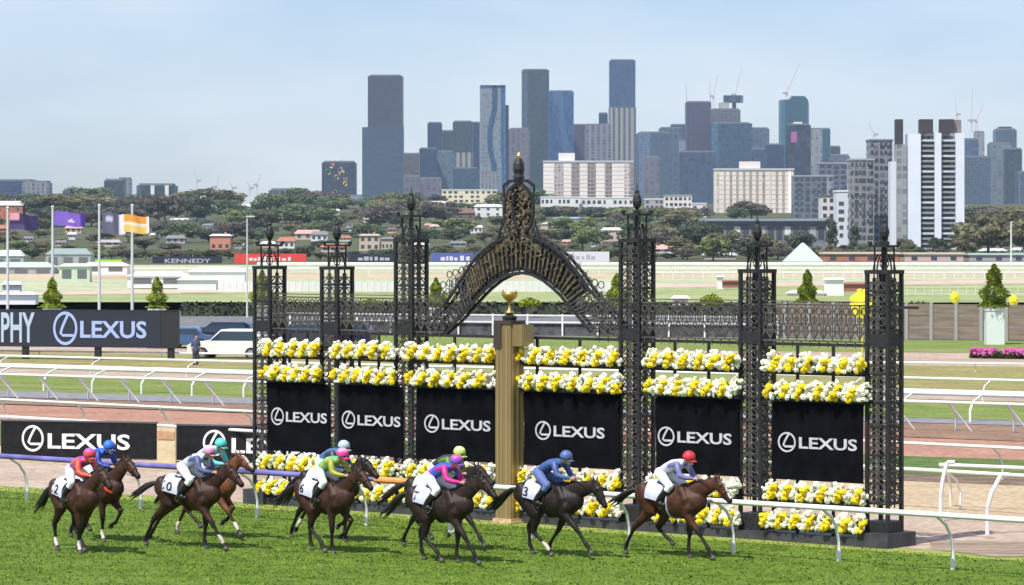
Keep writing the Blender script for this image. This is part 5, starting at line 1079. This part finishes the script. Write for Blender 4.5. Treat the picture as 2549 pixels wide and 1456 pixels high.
# big elevated dark roof (long canopy) right of centre
dd = 1350; s = dd / F; p = P(1740, 560, dd); w_ = 330 * s; rt = thing('canopy_building', 'long flat dark roofed building above the trees right of centre', 'building', tuple(p)); MB().box(0, w_, -6, 6, .4, 1.6).obj('roof', mat('slate_roof', (.13, .15, .19), .6), rt); MB().box(0, w_ * 1.0, -7, 7, 1.6, 2.6).obj('parapet', mat('pale_slate', (.28, .31, .35), .6), rt)
MB().box(w_ * .05, w_ * .95, -5, 5, -12, .4).obj('wall', mat('dull_grey', (.17, .18, .2), .8, noise=.2, nscale=.2), rt)
for k in range(14): MB().box(w_ * (.07 + .063 * k), w_ * (.07 + .063 * k) + 2.4, -5.1, -4.9, -6, -.6).obj('window' if k % 3 else 'balcony', m_win if k % 3 else (Wt if k % 2 else Gr), rt)
# trees: ridge and slope rows
kinds_x = lambda x, y: rr.choices(['green', 'olive', 'dark', 'brown', 'light'], [2, 5, 2, 2.6, .8] if y > 560 else [3, 2.4, 2.4, 3.2, .6])[0]
specials = [ # x, base y, width, height, kind, label
 (190, 545, 190, 68, 'olive', 'broad olive tree on the ridge above the purple flag'), (100, 545, 110, 56, 'green', 'green tree on the ridge left of the purple flag'), (395, 560, 130, 84, 'brown', 'broad dull brown tree on the ridge right of the orange flag'), (300, 530, 90, 42, 'dark', 'dark tree on the ridge behind the third flagpole'), (490, 552, 85, 76, 'dark', 'dark round tree breaking the skyline at left'),
 (575, 545, 90, 56, 'green', 'green tree left of the lamp pole on the ridge'), (670, 540, 90, 58, 'green', 'bright green tree on the ridge right of the lamp pole'), (785, 520, 90, 52, 'brown', 'rounded grey-brown tree on the ridge below the mural building'), (745, 565, 130, 68, 'green', 'large green tree under the mural building'), (820, 575, 100, 60, 'green', 'green tree above the second tower'), (945, 568, 120, 70, 'brown', 'dark grey-brown tree below the tallest left skyscraper'),
 (1090, 560, 110, 68, 'brown', 'grey-brown tree below the yellow low building'), (1010, 540, 80, 48, 'green', 'green tree at the foot of the tallest left skyscraper'), (1130, 590, 120, 50, 'light', 'light green tree left of the arch'), (1430, 580, 130, 44, 'light', 'light green tree right of the arch crest'), (1560, 560, 120, 46, 'light', 'light green tree behind the tall right tower'), (1450, 622, 90, 66, 'light', 'yellow-green pointed tree right of the arch'),
 (1690, 600, 150, 76, 'olive', 'olive tree right of the tall right tower'), (1640, 620, 90, 68, 'olive', 'small olive tree beside the tall right tower'), (1740, 632, 110, 92, 'dark', 'dark olive tree below the flat roofed building'), (1810, 640, 110, 70, 'olive', 'bushy olive tree behind the second tower from the right'), (1870, 545, 110, 48, 'brown', 'dark domed tree in front of the wide beige block'), (1830, 552, 60, 40, 'green', 'green tree at the left of the dark domed one'),
 (1700, 642, 100, 56, 'olive', 'low olive tree left of the flat roofed building, behind the far rail'), (1775, 646, 90, 60, 'light', 'yellow-green tree in front of the flat roofed building'), (1905, 642, 110, 66, 'olive', 'wide olive tree in front of the flat roofed building, right part'), (1860, 646, 70, 58, 'dark', 'dark green tree in front of the flat roofed building, middle'), (1600, 644, 90, 52, 'olive', 'low olive tree beside the tall right tower'), (1990, 634, 80, 64, 'dark', 'dark tree behind the pale green pyramid roof'), (2070, 630, 46, 84, 'dark', 'narrow dark conifer left of the white towers'), (2125, 628, 40, 64, 'dark', 'narrow conifer beside the last iron tower'), (2460, 634, 170, 120, 'olive', 'large olive tree at the right below the hazy towers'), (2440, 560, 130, 50, 'dark', 'dark tree behind the right end trees, left'), (2520, 562, 140, 52, 'olive', 'olive tree behind the right end trees'), (2590, 560, 110, 50, 'dark', 'dark tree behind the right end trees, at the frame edge'), (2425, 600, 90, 70, 'olive', 'olive tree right behind the white finned tower'), (2500, 590, 130, 66, 'dark', 'dark tree crown rising behind the large olive trees'), (1500, 548, 80, 30, 'dark', 'small dark tree in front of the white terrace'), (1400, 546, 70, 36, 'dark', 'dark tree in front of the white terrace, left'), (2560, 640, 150, 112, 'olive', 'large olive tree cut by the right edge'), (2400, 636, 60, 50, 'olive', 'small olive tree at the foot of the white towers'), (2255, 632, 60, 42, 'olive', 'small tree in front of the white towers'), (2340, 634, 60, 50, 'dark', 'dark shrubby tree in front of the white towers')]
for i, (x, yb, wp, hp, k, lb) in enumerate(specials): plant(x, yb, wp, hp, k, hill_d(min(yb, 648)) - (30 if yb > 600 else 0), lb, tall='conifer' in lb, seed=i)
cnt = 0
for row, yb in enumerate((520, 533, 548, 565, 584, 604, 625, 646)):
    x = -40 + rr.uniform(0, 30)
    while x < 2600:
        hp = rr.uniform(38, 58) if yb < 640 else rr.uniform(24, 40); wp = hp * rr.uniform(1.5, 2.2); d = hill_d(yb) + rr.uniform(-20, 20); step = wp * rr.uniform(.55, .8)
        lim = 0          # highest picture line this tree may reach, so that buildings behind stay in view
        for (h0, h1, t0, b0, hd_) in HS:
            if x + wp * .3 > h0 and x - wp * .3 < h1 and yb > b0 - 2: lim = max(lim, b0 - 5)
        if 1330 < x < 1740: lim = max(lim, 512)
        if 1740 < x < 2050: lim = max(lim, 572)
        if 2020 < x < 2160: lim = max(lim, 590)
        if 2160 < x < 2400: lim = max(lim, 612)
        if 1095 < x < 1245: lim = max(lim, 503)
        if x > 2400: lim = max(lim, 512)
        if yb - hp < lim: hp = yb - lim; wp = min(wp, hp * 2.6)
        if hp >= 13: plant(x, yb, wp, hp, kinds_x(x, yb), d, seed=cnt); cnt += 1
        x += max(14, step * (1.35 if yb < 600 else 1.0 if x > 1200 else 1.15))
for k in range(46):      # low bushes and small trees between the houses
    yb = rr.choice((574, 586, 592, 612, 618, 634, 640)); x = rr.uniform(-20, 1760); hp = rr.uniform(16, 26); wp = hp * rr.uniform(2.0, 3.2)
    if any(x + wp * .4 > h0 and x - wp * .4 < h1 and b0 + 1 < yb < b0 + 40 and yb - hp < b0 - 5 for (h0, h1, t0, b0, _) in HS): continue
    plant(x, yb, wp, hp, kinds_x(x, yb), hill_d(yb), seed=cnt); cnt += 1
import sys; sys.stderr.write('trees %d\n' % cnt)
# ================================================================== CITY
def tower_b(label, x0, x1, ytop, d, m, ybase=None, rot=8, roof=None, crown=None, name='skyscraper', cap=(), steps=(), dpf=1.0):
    s = d / F; Wt_ = (x1 - x0) * s; c_, s_ = math.cos(R(abs(rot))), math.sin(R(abs(rot))); w_ = Wt_ / (c_ + s_ * dpf); dp = w_ * dpf; top = CAMH - (ytop - HZ) * s; z0 = 0 if ybase is None else CAMH - (ybase - HZ) * s
    rt = thing(name, label, 'skyscraper' if name == 'skyscraper' else 'building', (T((x0 + x1) / 2) * d, d, z0), R(rot)); h = top - z0
    MB().box(-w_ / 2, w_ / 2, -dp / 2, dp / 2, -3, h).obj('shaft', m, rt)
    MB().box(-w_ / 2 + w_ * .06, w_ / 2 - w_ * .06, -dp / 2 + dp * .06, dp / 2 - dp * .06, h, h + max(2.2, w_ * .03)).obj('roof_plant', roof or mat('roof_plant', (.16, .17, .20), .8), rt)
    for (fx0, fx1, yt, mm_) in cap: MB().box(-w_ / 2 + w_ * fx0, -w_ / 2 + w_ * fx1, -dp * .3, dp * .3, h, CAMH - (yt - HZ) * s - z0).obj('roof_box', mm_, rt)
    for (fx0, fx1, yt, mm_) in steps: MB().box(-w_ / 2 + w_ * fx0, -w_ / 2 + w_ * fx1, -dp * .46, dp * .46, -3, CAMH - (yt - HZ) * s - z0).obj('wing', mm_, rt)
    return rt, w_, dp, h
def mast(rt, x, z0, z1, r=1.0): MB().bar((x, 0, z0), (x, 0, z1), r, 5, r2=r * .4).obj('antenna', mat('mast_pale', (.45, .47, .52), .6), rt)
fa = facade
slate = fa('slate_glass', (.06, .085, .11), (.06, .09, .12), 4, 4, .25, .2); navy_g = fa('navy_glass', (.03, .05, .13), (.035, .06, .16), 5, 4, .2, .25); blue_g = fa('blue_glass', (.05, .12, .32), (.04, .12, .34), 5, 9, .25, .1, big=(.10, .20, .42), bigw=.45, bigs=.06)
purp = fa('purple_glass', (.10, .08, .15), (.13, .10, .18), 6, 4, .35, .15, var=.15); greyb = fa('grey_blue_glass', (.16, .21, .30), (.09, .13, .21), 4, 4, .3, .3); pale = fa('pale_stone', (.46, .46, .50), (.20, .23, .30), 5, 4, .5, .25); teal = fa('teal_glass', (.05, .15, .22), (.045, .14, .21), 4, 4, .15, .15, var=.12)
pinkst = fa('pink_stone', (.30, .27, .32), (.20, .18, .25), 8, 4, .45, .2); stripe = fa('striped_stone', (.62, .58, .54), (.13, .15, .20), 9, 4, .55, .05, var=.2); mauve = fa('mauve_glass', (.10, .095, .16), (.085, .085, .145), 10, 5, .12, .2, var=.12); mauve_l = fa('lower_blue_glass', (.08, .14, .20), (.075, .125, .185), 10, 5, .12, .2, var=.12)
steel = fa('steel_glass', (.07, .12, .20), (.05, .11, .20), 6, 4, .3, .2); dk = fa('dark_mottled', (.03, .04, .09), (.03, .035, .075), 8, 9, .15, .15, var=.9); creamw = mat('cream_concrete', (.76, .71, .66), .85, noise=.04, nscale=.05); pinkw = mat('pinkish_concrete', (.40, .33, .32), .85, noise=.06, nscale=.05)
S = 5400
# mural block
rt, w_, dp, h = tower_b('low dark building with colourful mural left of the tallest left skyscraper', 803, 886, 405, 4300, fa('mural_wall', (.05, .07, .11), (.045, .06, .10), 8, 4, .2, .3), rot=0, cap=((.3, .55, 398, Wt),)); rr = random.Random(4)
mu = MB(); z0 = h
for cx, cz in ((.56, .82), (.2, .72), (.45, .6), (.7, .55), (.68, .4), (.38, .2), (.6, .7), (.3, .9)):
    for k in range(3):
        X = -w_ / 2 + w_ * cx + rr.uniform(-1.5, 1.5); Z = h - 46 * (1 - cz) * 1.0 + rr.uniform(-2, 2); r_ = rr.uniform(1.5, 2.8); n = 10
        mu.add([(X + r_ * math.cos(6.283 * i / n), -dp / 2 - .25, Z + r_ * math.sin(6.283 * i / n)) for i in range(n)] + [(X + r_ * math.cos(6.283 * i / n), -dp / 2 + .1, Z + r_ * math.sin(6.283 * i / n)) for i in range(n)], [tuple(range(n))] + [(i, (i + 1) % n, n + (i + 1) % n, n + i) for i in range(n)], 0, rr.choice([(.62, .12, .16), (.65, .5, .12), (.25, .42, .18), (.6, .3, .2), (.5, .15, .3)]))
mu.obj('mural', mat('mural_paint', (.5, .3, .2), .8, attr='Col'), rt)
rt, w_, dp, h = tower_b('wide mauve glass skyscraper standing alone at the left of the skyline', 917, 1003, 191, 5000, mauve, rot=0); 
s = 5000 / F; h2 = CAMH - (318 - HZ) * s; o = MB().box(-w_ / 2 - 14 * s, w_ / 2 + .6, -dp / 2 - .8, dp / 2, -3, h2).obj('lower_wing', mauve_l, rt)
B = [('pale mid-rise in front of the grey-blue towers', 1600, 1640, 392, 4700, pinkst, 0), ('silver slab right of the wide grey-blue tower', 1690, 1706, 352, 4900, pale, 0), ('blue-grey mid-rise left of the teal skyscraper', 1868, 1906, 372, 4800, steel, 0), ('dark slab between the mottled tower and the lilac block', 2066, 2090, 366, 5300, slate, 0), ('small pale block on the gap right of the lilac block', 2108, 2140, 418, 4700, pale, 0), ('slim grey tower beside the silver and blue one', 1258, 1272, 352, 5600, greyb, 0), ('pale striped mid-rise at the foot of the silver tower', 1196, 1240, 430, 4500, pale, 0), ('blue mid-rise behind the yellow low building', 1128, 1190, 420, 4550, steel, 0), ('short brown-grey block right of the mauve skyscraper', 1003, 1048, 384, 5200, fa('brown_block', (.22, .18, .20), (.17, .14, .17), 6, 5, .4, .2), 0), ('dark navy glass block with flat top', 1042, 1088, 371, 5000, navy_g, 4), ('stepped purple-navy tower left of centre', 1064, 1100, 307, 5500, navy_g, 0), ('narrow blue glass tower behind', 1096, 1128, 327, 5600, slate, 0), ('pale teal glass mid-rise', 1087, 1130, 378, 5100, fa('pale_teal', (.18, .25, .34), (.13, .21, .30), 5, 5, .3, .3), 0),
     ('slate tower with pale striped lower floors', 1127, 1176, 304, 5400, slate, 0), ('dark blue slab beside the slate tower', 1172, 1195, 306, 5500, navy_g, 0), ('pinkish stone tower behind the arch finial', 1266, 1318, 322, 5300, pinkst, 0), ('tall dark slate skyscraper above the arch', 1298, 1366, 176, 5500, slate, 0), ('bright blue glass skyscraper right of the dark slate one', 1364, 1427, 229, 5400, blue_g, 0),
     ('purple-brown office tower right of the bright blue one', 1424, 1465, 312, 5600, purp, 0), ('grey striped office block', 1456, 1520, 312, 5300, fa('grey_stripe', (.42, .42, .46), (.17, .18, .25), 9, 5, .45, .2), 0), ('small dark blue tower behind the striped block', 1490, 1512, 283, 5900, navy_g, 0), ('wide grey-blue tower right of the tallest one', 1582, 1672, 332, 5100, greyb, 7), ('slate blue tower behind with pinkish roof', 1640, 1698, 320, 5400, fa('slate_blue2', (.20, .25, .34), (.10, .15, .24), 9, 4, .3, .2), 0),
     ('slate slab left of the antenna tower', 1668, 1710, 312, 5700, slate, 0), ('purple-navy tower with antenna', 1706, 1768, 256, 5200, purp, 0), ('broad steel blue office building', 1768, 1868, 309, 5100, steel, 0), ('grey-blue glass tower at its right', 1850, 1912, 321, 5300, fa('lt_steel', (.18, .24, .34), (.12, .17, .27), 6, 4, .3, .2), 0), ('dark navy low glass building', 1905, 1950, 361, 4900, navy_g, 0),
     ('pale narrow tower beside the mottled one', 2012, 2045, 322, 5000, fa('pale_tower', (.52, .53, .56), (.36, .38, .43), 7, 5, .5, .2), 0), ('small teal glass tower at its right', 2040, 2065, 322, 5100, teal, 0), ('lilac block left of the white flats', 2065, 2112, 388, 4800, fa('lilac_block', (.22, .24, .33), (.16, .18, .27), 6, 4, .3, .3), 0), ('hazy blue tower right of the white flats', 2396, 2432, 348, 4700, fa('hz_blue', (.14, .19, .32), (.10, .15, .28), 6, 5, .3, .2), 0),
     ('pale stone tower with stepped top right of the white flats', 2424, 2448, 330, 4900, fa('pale_tower', (.52, .53, .56), (.36, .38, .43), 7, 5, .5, .2), 0), ('dark topped square tower near the right edge', 2474, 2526, 324, 4900, greyb, 0), ('pale lower block in front of the square tower', 2460, 2512, 358, 4600, fa('palish', (.30, .34, .40), (.22, .26, .33), 7, 5, .4, .3), 0), ('dark blue slab at the right edge', 2500, 2540, 372, 4500, slate, 0), ('blue-grey mid-rise in the gap', 2398, 2460, 392, 4500, greyb, 0), ('low blue block at the right frame edge', 2530, 2600, 430, 4300, greyb, 0),
     ('low hazy block below the antenna tower', 1690, 1780, 380, 4700, fa('low_slate', (.09, .12, .21), (.06, .09, .18), 8, 6, .3, .1), 0), ('low lavender block behind the grey-brown trees', 1040, 1100, 445, 4500, pinkst, 0), ('low brown block at the foot of the mauve skyscraper', 1004, 1046, 440, 4450, fa('lowbr', (.26, .25, .32), (.18, .17, .24), 8, 6, .4, .3), 0)]
done = {}
for lb, x0, x1, yt, d, m, rot in B: done[lb] = tower_b(lb, x0, x1, yt, d, m, rot=rot)
rt, w_, dp, h = done['purple-navy tower with antenna']; mast(rt, -w_ * .48, h, h + 30, .9); mast(rt, w_ * .48, h, h + 34, .9)
rt, w_, dp, h = done['slate tower with pale striped lower floors']; MB().box(-w_ / 2 - 1, w_ / 2 + 1, -dp / 2 - 1, dp / 2, -3, h - 76 * 5400 / F).obj('striped_base', stripe, rt)
rt, w_, dp, h = done['dark topped square tower near the right edge']; MB().box(-w_ * .3, w_ * .3, -dp * .3, dp * .3, h, h + 5).obj('roof_box', slate, rt)
# silver and blue curved tower
d = 5100; s = d / F; w_ = 64 * s; rt = thing('skyscraper', 'slim silver and blue banded skyscraper with white roof dots', 'skyscraper', (T(1226) * d, d, 0)); h = CAMH - (213 - HZ) * s; dp = w_ * .8
MB().box(-w_ / 2, w_ / 2, -dp / 2, dp / 2, -3, h).obj('shaft', fa('silver_glass', (.40, .44, .50), (.27, .33, .42), 4, 6, .4, .3), rt)
bl = fa('band_blue', (.035, .10, .24), (.03, .11, .27), 4, 5, .2, .2)
def ribbon(pts, wd):
    L_ = [(x - wd / 2, z) for x, z in pts] + [(x + wd / 2, z) for x, z in pts[::-1]]; MB().prism(L_, -dp / 2 - .5, -dp / 2 + .2).obj('glass_ribbon', bl, rt)
ribbon([(w_ * .08, h), (w_ * .08, h * .86), (-w_ * .1, h * .72), (-w_ * .1, h * .6), (w_ * .05, h * .5), (w_ * .06, h * .2), (-w_ * .15, h * .1), (-w_ * .15, 0)], w_ * .2); ribbon([(w_ * .42, h), (w_ * .4, h * .6), (w_ * .44, h * .5), (w_ * .42, 0)], w_ * .17)
ribbon([(0, h), (0, h - 4)], w_ * .96)
MB().box(w_ / 2, w_ / 2 + 8 * s, -dp * .3, dp * .3, 0, CAMH - (262 - HZ) * s).obj('wing', slate, rt)
b = MB(); [b.box(x, x + 3, -2, 2, h, h + z) for x, z in ((-6, 5), (-1.5, 8), (3, 5), (7, 8))]; b.obj('roof_equipment', Wt, rt)
# two-tone tallest tower
rt, w_, dp, h = tower_b('tallest skyscraper, blue glass over cream striped lower half', 1516, 1580, 152, 5700, fa('upper_blue', (.08, .13, .28), (.07, .12, .27), 9, 5, .3, .1, var=.18), rot=0); s = 5700 / F; MB().box(-w_ / 2 - 1, w_ / 2 + 1, -dp / 2 - 1, dp / 2, -3, CAMH - (269 - HZ) * s).obj('striped_base', stripe, rt)
# teal tower with rounded shoulder
d = 5300; s = d / F; w_ = 70 * s; h = CAMH - (248 - HZ) * s; rt = thing('skyscraper', 'teal glass skyscraper with rounded shoulder under a crane', 'skyscraper', (T(1975) * d, d, 0)); hh = h + 5
MB().prism([(-w_ / 2, -3), (w_ / 2, -3), (w_ / 2, h - 8), (w_ * .46, h), (w_ * .34, hh), (-w_ * .1, hh), (-w_ * .14, h), (-w_ / 2, h - 1)], -20, 20).obj('shaft', teal, rt)
rt, w_, dp, h = tower_b('dark mottled tower with violet corner', 1957, 2015, 312, 4900, dk, rot=0, cap=((.3, .65, 304, Wt),)); MB().box(-w_ * .35, -w_ * .1, -dp / 2 - .4, -dp / 2, h - 26, h - 10).obj('violet_panel', mat('violet_panel', (.35, .10, .25), .6), rt)
rt, w_, dp, h = tower_b('grey concrete core of a tower under construction', 1768, 1840, 274, 5400, fa('raw_concrete', (.22, .23, .27), (.16, .17, .22), 7, 5, .4, .4), rot=0, cap=((.3, .62, 256, Gr),)); MB().box(-w_ * .05, w_ * .62, -8, 8, h + 12, h + 24).obj('climbing_platform', slate, rt); MB().box(w_ * .25, w_ * .38, -3, 3, 0, h + 12).obj('core', slate, rt)
# cranes
m_crane = mat('crane_paint', (.62, .55, .56), .6); m_crr = mat('crane_red', (.66, .50, .50), .6)
def crane(label, x, yb, ym, xj, yj, d, xc=None):
    s = d / F; p = P(x, yb, d); rt = thing('tower_crane', label, 'crane', tuple(p)); hm = (yb - ym) * s; jx, jz = (xj - x) * s, (yb - yj) * s; b = MB(); r = 2.2 * d / 5400
    for q in (-1, 1): b.bar((q * r * .6, 0, 0), (q * r * .6, 0, hm), r * .35)
    n = max(3, int(hm / 5)); [b.bar((-r * .6 * (-1) ** k, 0, hm * k / n), (r * .6 * (-1) ** k, 0, hm * (k + 1) / n), r * .2) for k in range(n)]; b.obj('mast', m_crane, rt)
    j = MB(); j.bar((0, 0, hm), (jx, 0, jz), r * .45, r2=r * .3); j.bar((0, r, hm + r), (jx, 0, jz), r * .25); j.obj('jib', m_crr, rt); MB().box(-r * 3 * (1 if jx > 0 else -1), 0, -r, r, hm - r * .5, hm + r * .9).obj('counterweight', Gr, rt)
for a_ in [('red and white crane on top of the teal skyscraper', 1958, 242, 232, 1992, 155, 5300), ('tall crane above the tower under construction', 1830, 250, 236, 1845, 170, 5400), ('white crane mast left of the tower under construction', 1776, 274, 240, 1786, 185, 5400), ('small crane above the lilac block', 2175, 350, 335, 2162, 305, 4800), ('crane behind the left white flats, pointing up', 2380, 300, 285, 2378, 245, 5200), ('tall crane behind the pale stone tower', 2418, 330, 300, 2420, 215, 5200), ('leaning crane right of the pale stone tower', 2430, 330, 300, 2450, 255, 5200),
           ('faint port crane at the left, tallest', 490, 480, 450, 484, 418, 6200), ('faint port crane left of the lamp pole', 538, 485, 465, 545, 435, 6200), ('faint port crane right of the lamp pole', 578, 485, 468, 570, 450, 6200), ('faint port crane left of the mural building', 640, 485, 460, 650, 430, 6200), ('faint thin port crane beyond the ridge trees', 622, 488, 468, 614, 452, 6200)]: crane(*a_)
# left low-rise skyline
for lb, x0, x1, yt, d, m in [('wide blue-grey building at the far left', -30, 90, 452, 3600, fa('wide_blue', (.08, .10, .22), (.07, .10, .20), 8, 5, .1, .4)), ('grey glass building beside the far left one', 60, 126, 455, 3500, pale), ('dark blue block left of the fourth flagpole', 262, 312, 450, 3800, slate), ('pale block attached to the dark blue one', 296, 327, 446, 3900, pale), ('low dark building with two white fins', 345, 438, 462, 3500, slate), ('low grey roofs left of the dark block', 160, 220, 474, 3600, greyb), ('thin strip of low blue buildings', 220, 270, 482, 3900, greyb),
                       ('small grey block breaking the ridge left of the lamp pole', 556, 590, 483, 3400, greyb), ('long low blue building left of the mural building', 672, 770, 474, 3600, fa('long_blue', (.14, .18, .28), (.10, .14, .24), 8, 5, .3, .3)), ('pale podium under the mural building', 830, 905, 490, 3300, fa('pale_podium', (.40, .52, .64), (.3, .42, .54), 8, 5, .3, .3))]:
    r_ = tower_b(lb, x0, x1, yt, d, m, rot=0, name='distant_building')
    if 'fins' in lb: rt, w_, dp, h = r_; [MB().box(x, x + 4, -dp / 2 - 2, -dp / 2, h - 14, h).obj('fin', Wt, rt) for x in (-w_ * .12, w_ * .26)]
# housing commission flats
def flats(label, x0, x1, yt, yb, d, wall, dkc, bays, cap, nwin=0):
    s = d / F; w_ = (x1 - x0) * s; h = (yb - yt) * s; rt = thing('apartment_block', label, 'building', tuple(P((x0 + x1) / 2, yb, d))); MB().box(-w_ / 2, w_ / 2, -7, 7, -8, h).obj('wall', wall, rt)
    MB().box(-w_ / 2 - .4, w_ / 2 + .4, -7.6, 7.4, h, h + 1.3).obj('parapet', mat('parapet_grey', (.50, .50, .54), .8), rt)
    for a, c in bays: bo = MB().box(-w_ / 2 + w_ * a, -w_ / 2 + w_ * c, -7.3, -6.9, h * .03, h * .97).obj('recessed_bay', dkc, rt)
    f0, f1, yc = cap; MB().box(-w_ / 2 + w_ * f0, -w_ / 2 + w_ * f1, -4, 4, h + 1.3, (yb - yc) * s).obj('lift_house', wall, rt)
    n = int(h / 3)
    for k in range(1, n): MB().box(-w_ / 2, w_ / 2, -7.38, -7.3, h * k / n - .1, h * k / n + .1).obj('floor_band', wall, rt)
cf = fa('flat_bays', (.52, .46, .45), (.32, .26, .26), 3, 3, .3, .35, var=.3)
flats('wide cream apartment slab in front of the skyline, left of the two', 1352, 1575, 404, 495, 2700, creamw, cf, [(.12, .22), (.31, .40), (.49, .58), (.68, .76), (.90, 1.0)], (.17, .35, 381))
flats('wide beige striped apartment slab in front of the skyline, right of the two', 1777, 1973, 424, 540, 2300, mat('beige_concrete', (.74, .66, .58), .85, noise=.04, nscale=.05), fa('beige_bays', (.74, .68, .62), (.56, .51, .48), 3.2, 3, .5, .2, var=.2), [(k / 12 + .02, k / 12 + .05) for k in range(12)], (.32, .58, 402))
def slab(label, x0, x1, yt, yb, d, m, roof, n=8, name='apartment_block'):
    s = d / F; w_ = (x1 - x0) * s; h = (yb - yt) * s; rt = thing(name, label, 'building', tuple(P((x0 + x1) / 2, yb, d)), 0); MB().box(-w_ / 2, w_ / 2, -8, 8, -10, h).obj('wall', m, rt); MB().box(-w_ / 2 - .3, w_ / 2 + .3, -8.3, 8.3, h, h + .8).obj('roof', roof, rt)
    rr_ = random.Random(int(x0 + yt)); rows = max(1, int(h / 3.4))
    for j in range(rows):
        for k in range(n):
            if rr_.random() < .8: xc = -w_ / 2 + w_ * (k + .5) / n; q = w_ / n * rr_.uniform(.2, .36); z = h * j / rows + 1; MB().box(xc - q, xc + q, -8.12, -7.95, z, z + h / rows * .5).obj('window', m_win, rt)
slab('low pale yellow building on the ridge left of the arch finial', 1100, 1237, 474, 506, 2650, mat('pale_yellow', (.74, .66, .46), .85), Wt, 10)
slab('long white terrace of flats below the cream slab, left part', 1345, 1440, 492, 527, hill_d(525), Wt, Wr, 9); slab('long white terrace of flats below the cream slab, right part', 1445, 1575, 494, 528, hill_d(524), Wt, Wr, 10)
slab('pale grey flats right of the tall right tower', 1604, 1650, 497, 535, hill_d(534), Gr, Wr, 4); slab('cream columned flats beside them', 1652, 1720, 488, 545, hill_d(544), mat('cream_concrete', (.62, .56, .50), .85), Gr, 6); slab('small white cubic building left of the beige slab', 1722, 1756, 508, 542, hill_d(541), Wt, Wr, 3)
slab('blue-grey apartment block right of the beige slab', 1972, 2070, 440, 560, 2000, fa('bg_flats', (.30, .33, .38), (.14, .18, .26), 5, 3.2, .4, .3), Gr, 7); slab('stepped grey apartments behind', 2035, 2120, 408, 560, 2150, fa('bg_flats2', (.28, .32, .42), (.16, .2, .30), 6, 3.2, .4, .3), Gr, 5); slab('white stair tower block left of the mottled one', 2078, 2122, 478, 596, 1500, mat('cool_white', (.60, .64, .70), .8), Wr, 2); slab('brown-trimmed white flats left of the stair tower', 2040, 2090, 490, 585, 1560, mat('warm_white', (.62, .60, .58), .8), Br, 3)
slab('mottled grey and white apartment tower left of the white fins', 2112, 2170, 400, 622, 1490, fa('mottle', (.48, .48, .48), (.13, .14, .16), 3.2, 3.2, .42, .38, var=.8), Gr, 6); slab('dark crowned apartment tower beside the white fins', 2160, 2216, 352, 622, 1520, fa('mottle2', (.44, .45, .47), (.13, .14, .18), 3.2, 3.2, .35, .4, var=.8), mat('slate_roof', (.13, .15, .19), .6), 5)
# white finned tower group
d = 1430; s = d / F; rt = thing('apartment_tower', 'tall white finned apartment tower with dark recessed balcony columns at the right', 'building', tuple(P(2290, 622, d))); X = lambda x: (x - 2290) * s; Z = lambda y: (622 - y) * s
cw = mat('cool_white_fin', (.72, .76, .84), .7, noise=.04, nscale=.1); cg = mat('cool_grey_panel', (.54, .58, .62), .75, noise=.08, nscale=.15); dkb = fa('balcony_recess', (.16, .16, .16), (.03, .03, .035), 2.4, 3.3, .12, .42, var=.9); cr_ = mat('dark_crown', (.045, .035, .04), .6)
MB().box(X(2218), X(2395), 2, 12, -4, Z(402)).obj('rear_block', cg, rt)
MB().box(X(2214), X(2240), -3, 6, -4, Z(402)).obj('left_wall', mat('cool_pale', (.64, .68, .72), .75), rt); MB().box(X(2228), X(2254), -3.4, 6, -4, Z(360)).obj('panel_column', fa('pale_windows', (.58, .60, .62), (.42, .45, .47), 2.4, 3.3, .2, .35), rt)
for a, c, t in ((2256, 2287, 334), (2322, 2338, 332), (2374, 2395, 332)): MB().box(X(a), X(c), -6, 4, -4, Z(t)).obj('fin', cw, rt)
for a, c in ((2287, 2322), (2338, 2374)):
    bo = MB().box(X(a), X(c), -2, 4, -4, Z(330)).obj('balcony_column', dkb, rt); MB().box(X(a) + .1, X(c) - .3, -2.3, 4.1, Z(330), Z(297)).obj('crown', cr_, bo)
    for k in range(22): z = Z(622) + (Z(340) - Z(622)) * k / 22; MB().box(X(a) + .2, X(c) - .2, -4.6, -2, z, z + .9).obj('balustrade', mat('balustrade_grey', (.28, .29, .29), .6) if k % 3 else cg, bo)
MB().box(X(2228), X(2246), -2, 4, Z(360), Z(297)).obj('crown', cr_, rt); MB().box(X(2370), X(2392), 0, 6, Z(332), Z(298)).obj('lift_overrun', mat('brown_grey', (.22, .19, .18), .7), rt)
# ================================================================== haze
hz = MB().box(-2600, 2600, -80, 7200, -4, 460).obj('haze', [])
hm_ = bpy.data.materials.new('haze_air'); hm_.use_nodes = True; n = hm_.node_tree.nodes; l = hm_.node_tree.links; n.remove(n['Principled BSDF']); pv = n.new('ShaderNodeVolumePrincipled'); l.new(pv.outputs[0], n['Material Output'].inputs['Volume'])
pv.inputs['Color'].default_value = (.62, .82, 1.0, 1); pv.inputs['Density'].default_value = 4.4e-5; pv.inputs['Anisotropy'].default_value = 0.0
hz.data.materials.append(hm_); hz['kind'] = 'stuff'
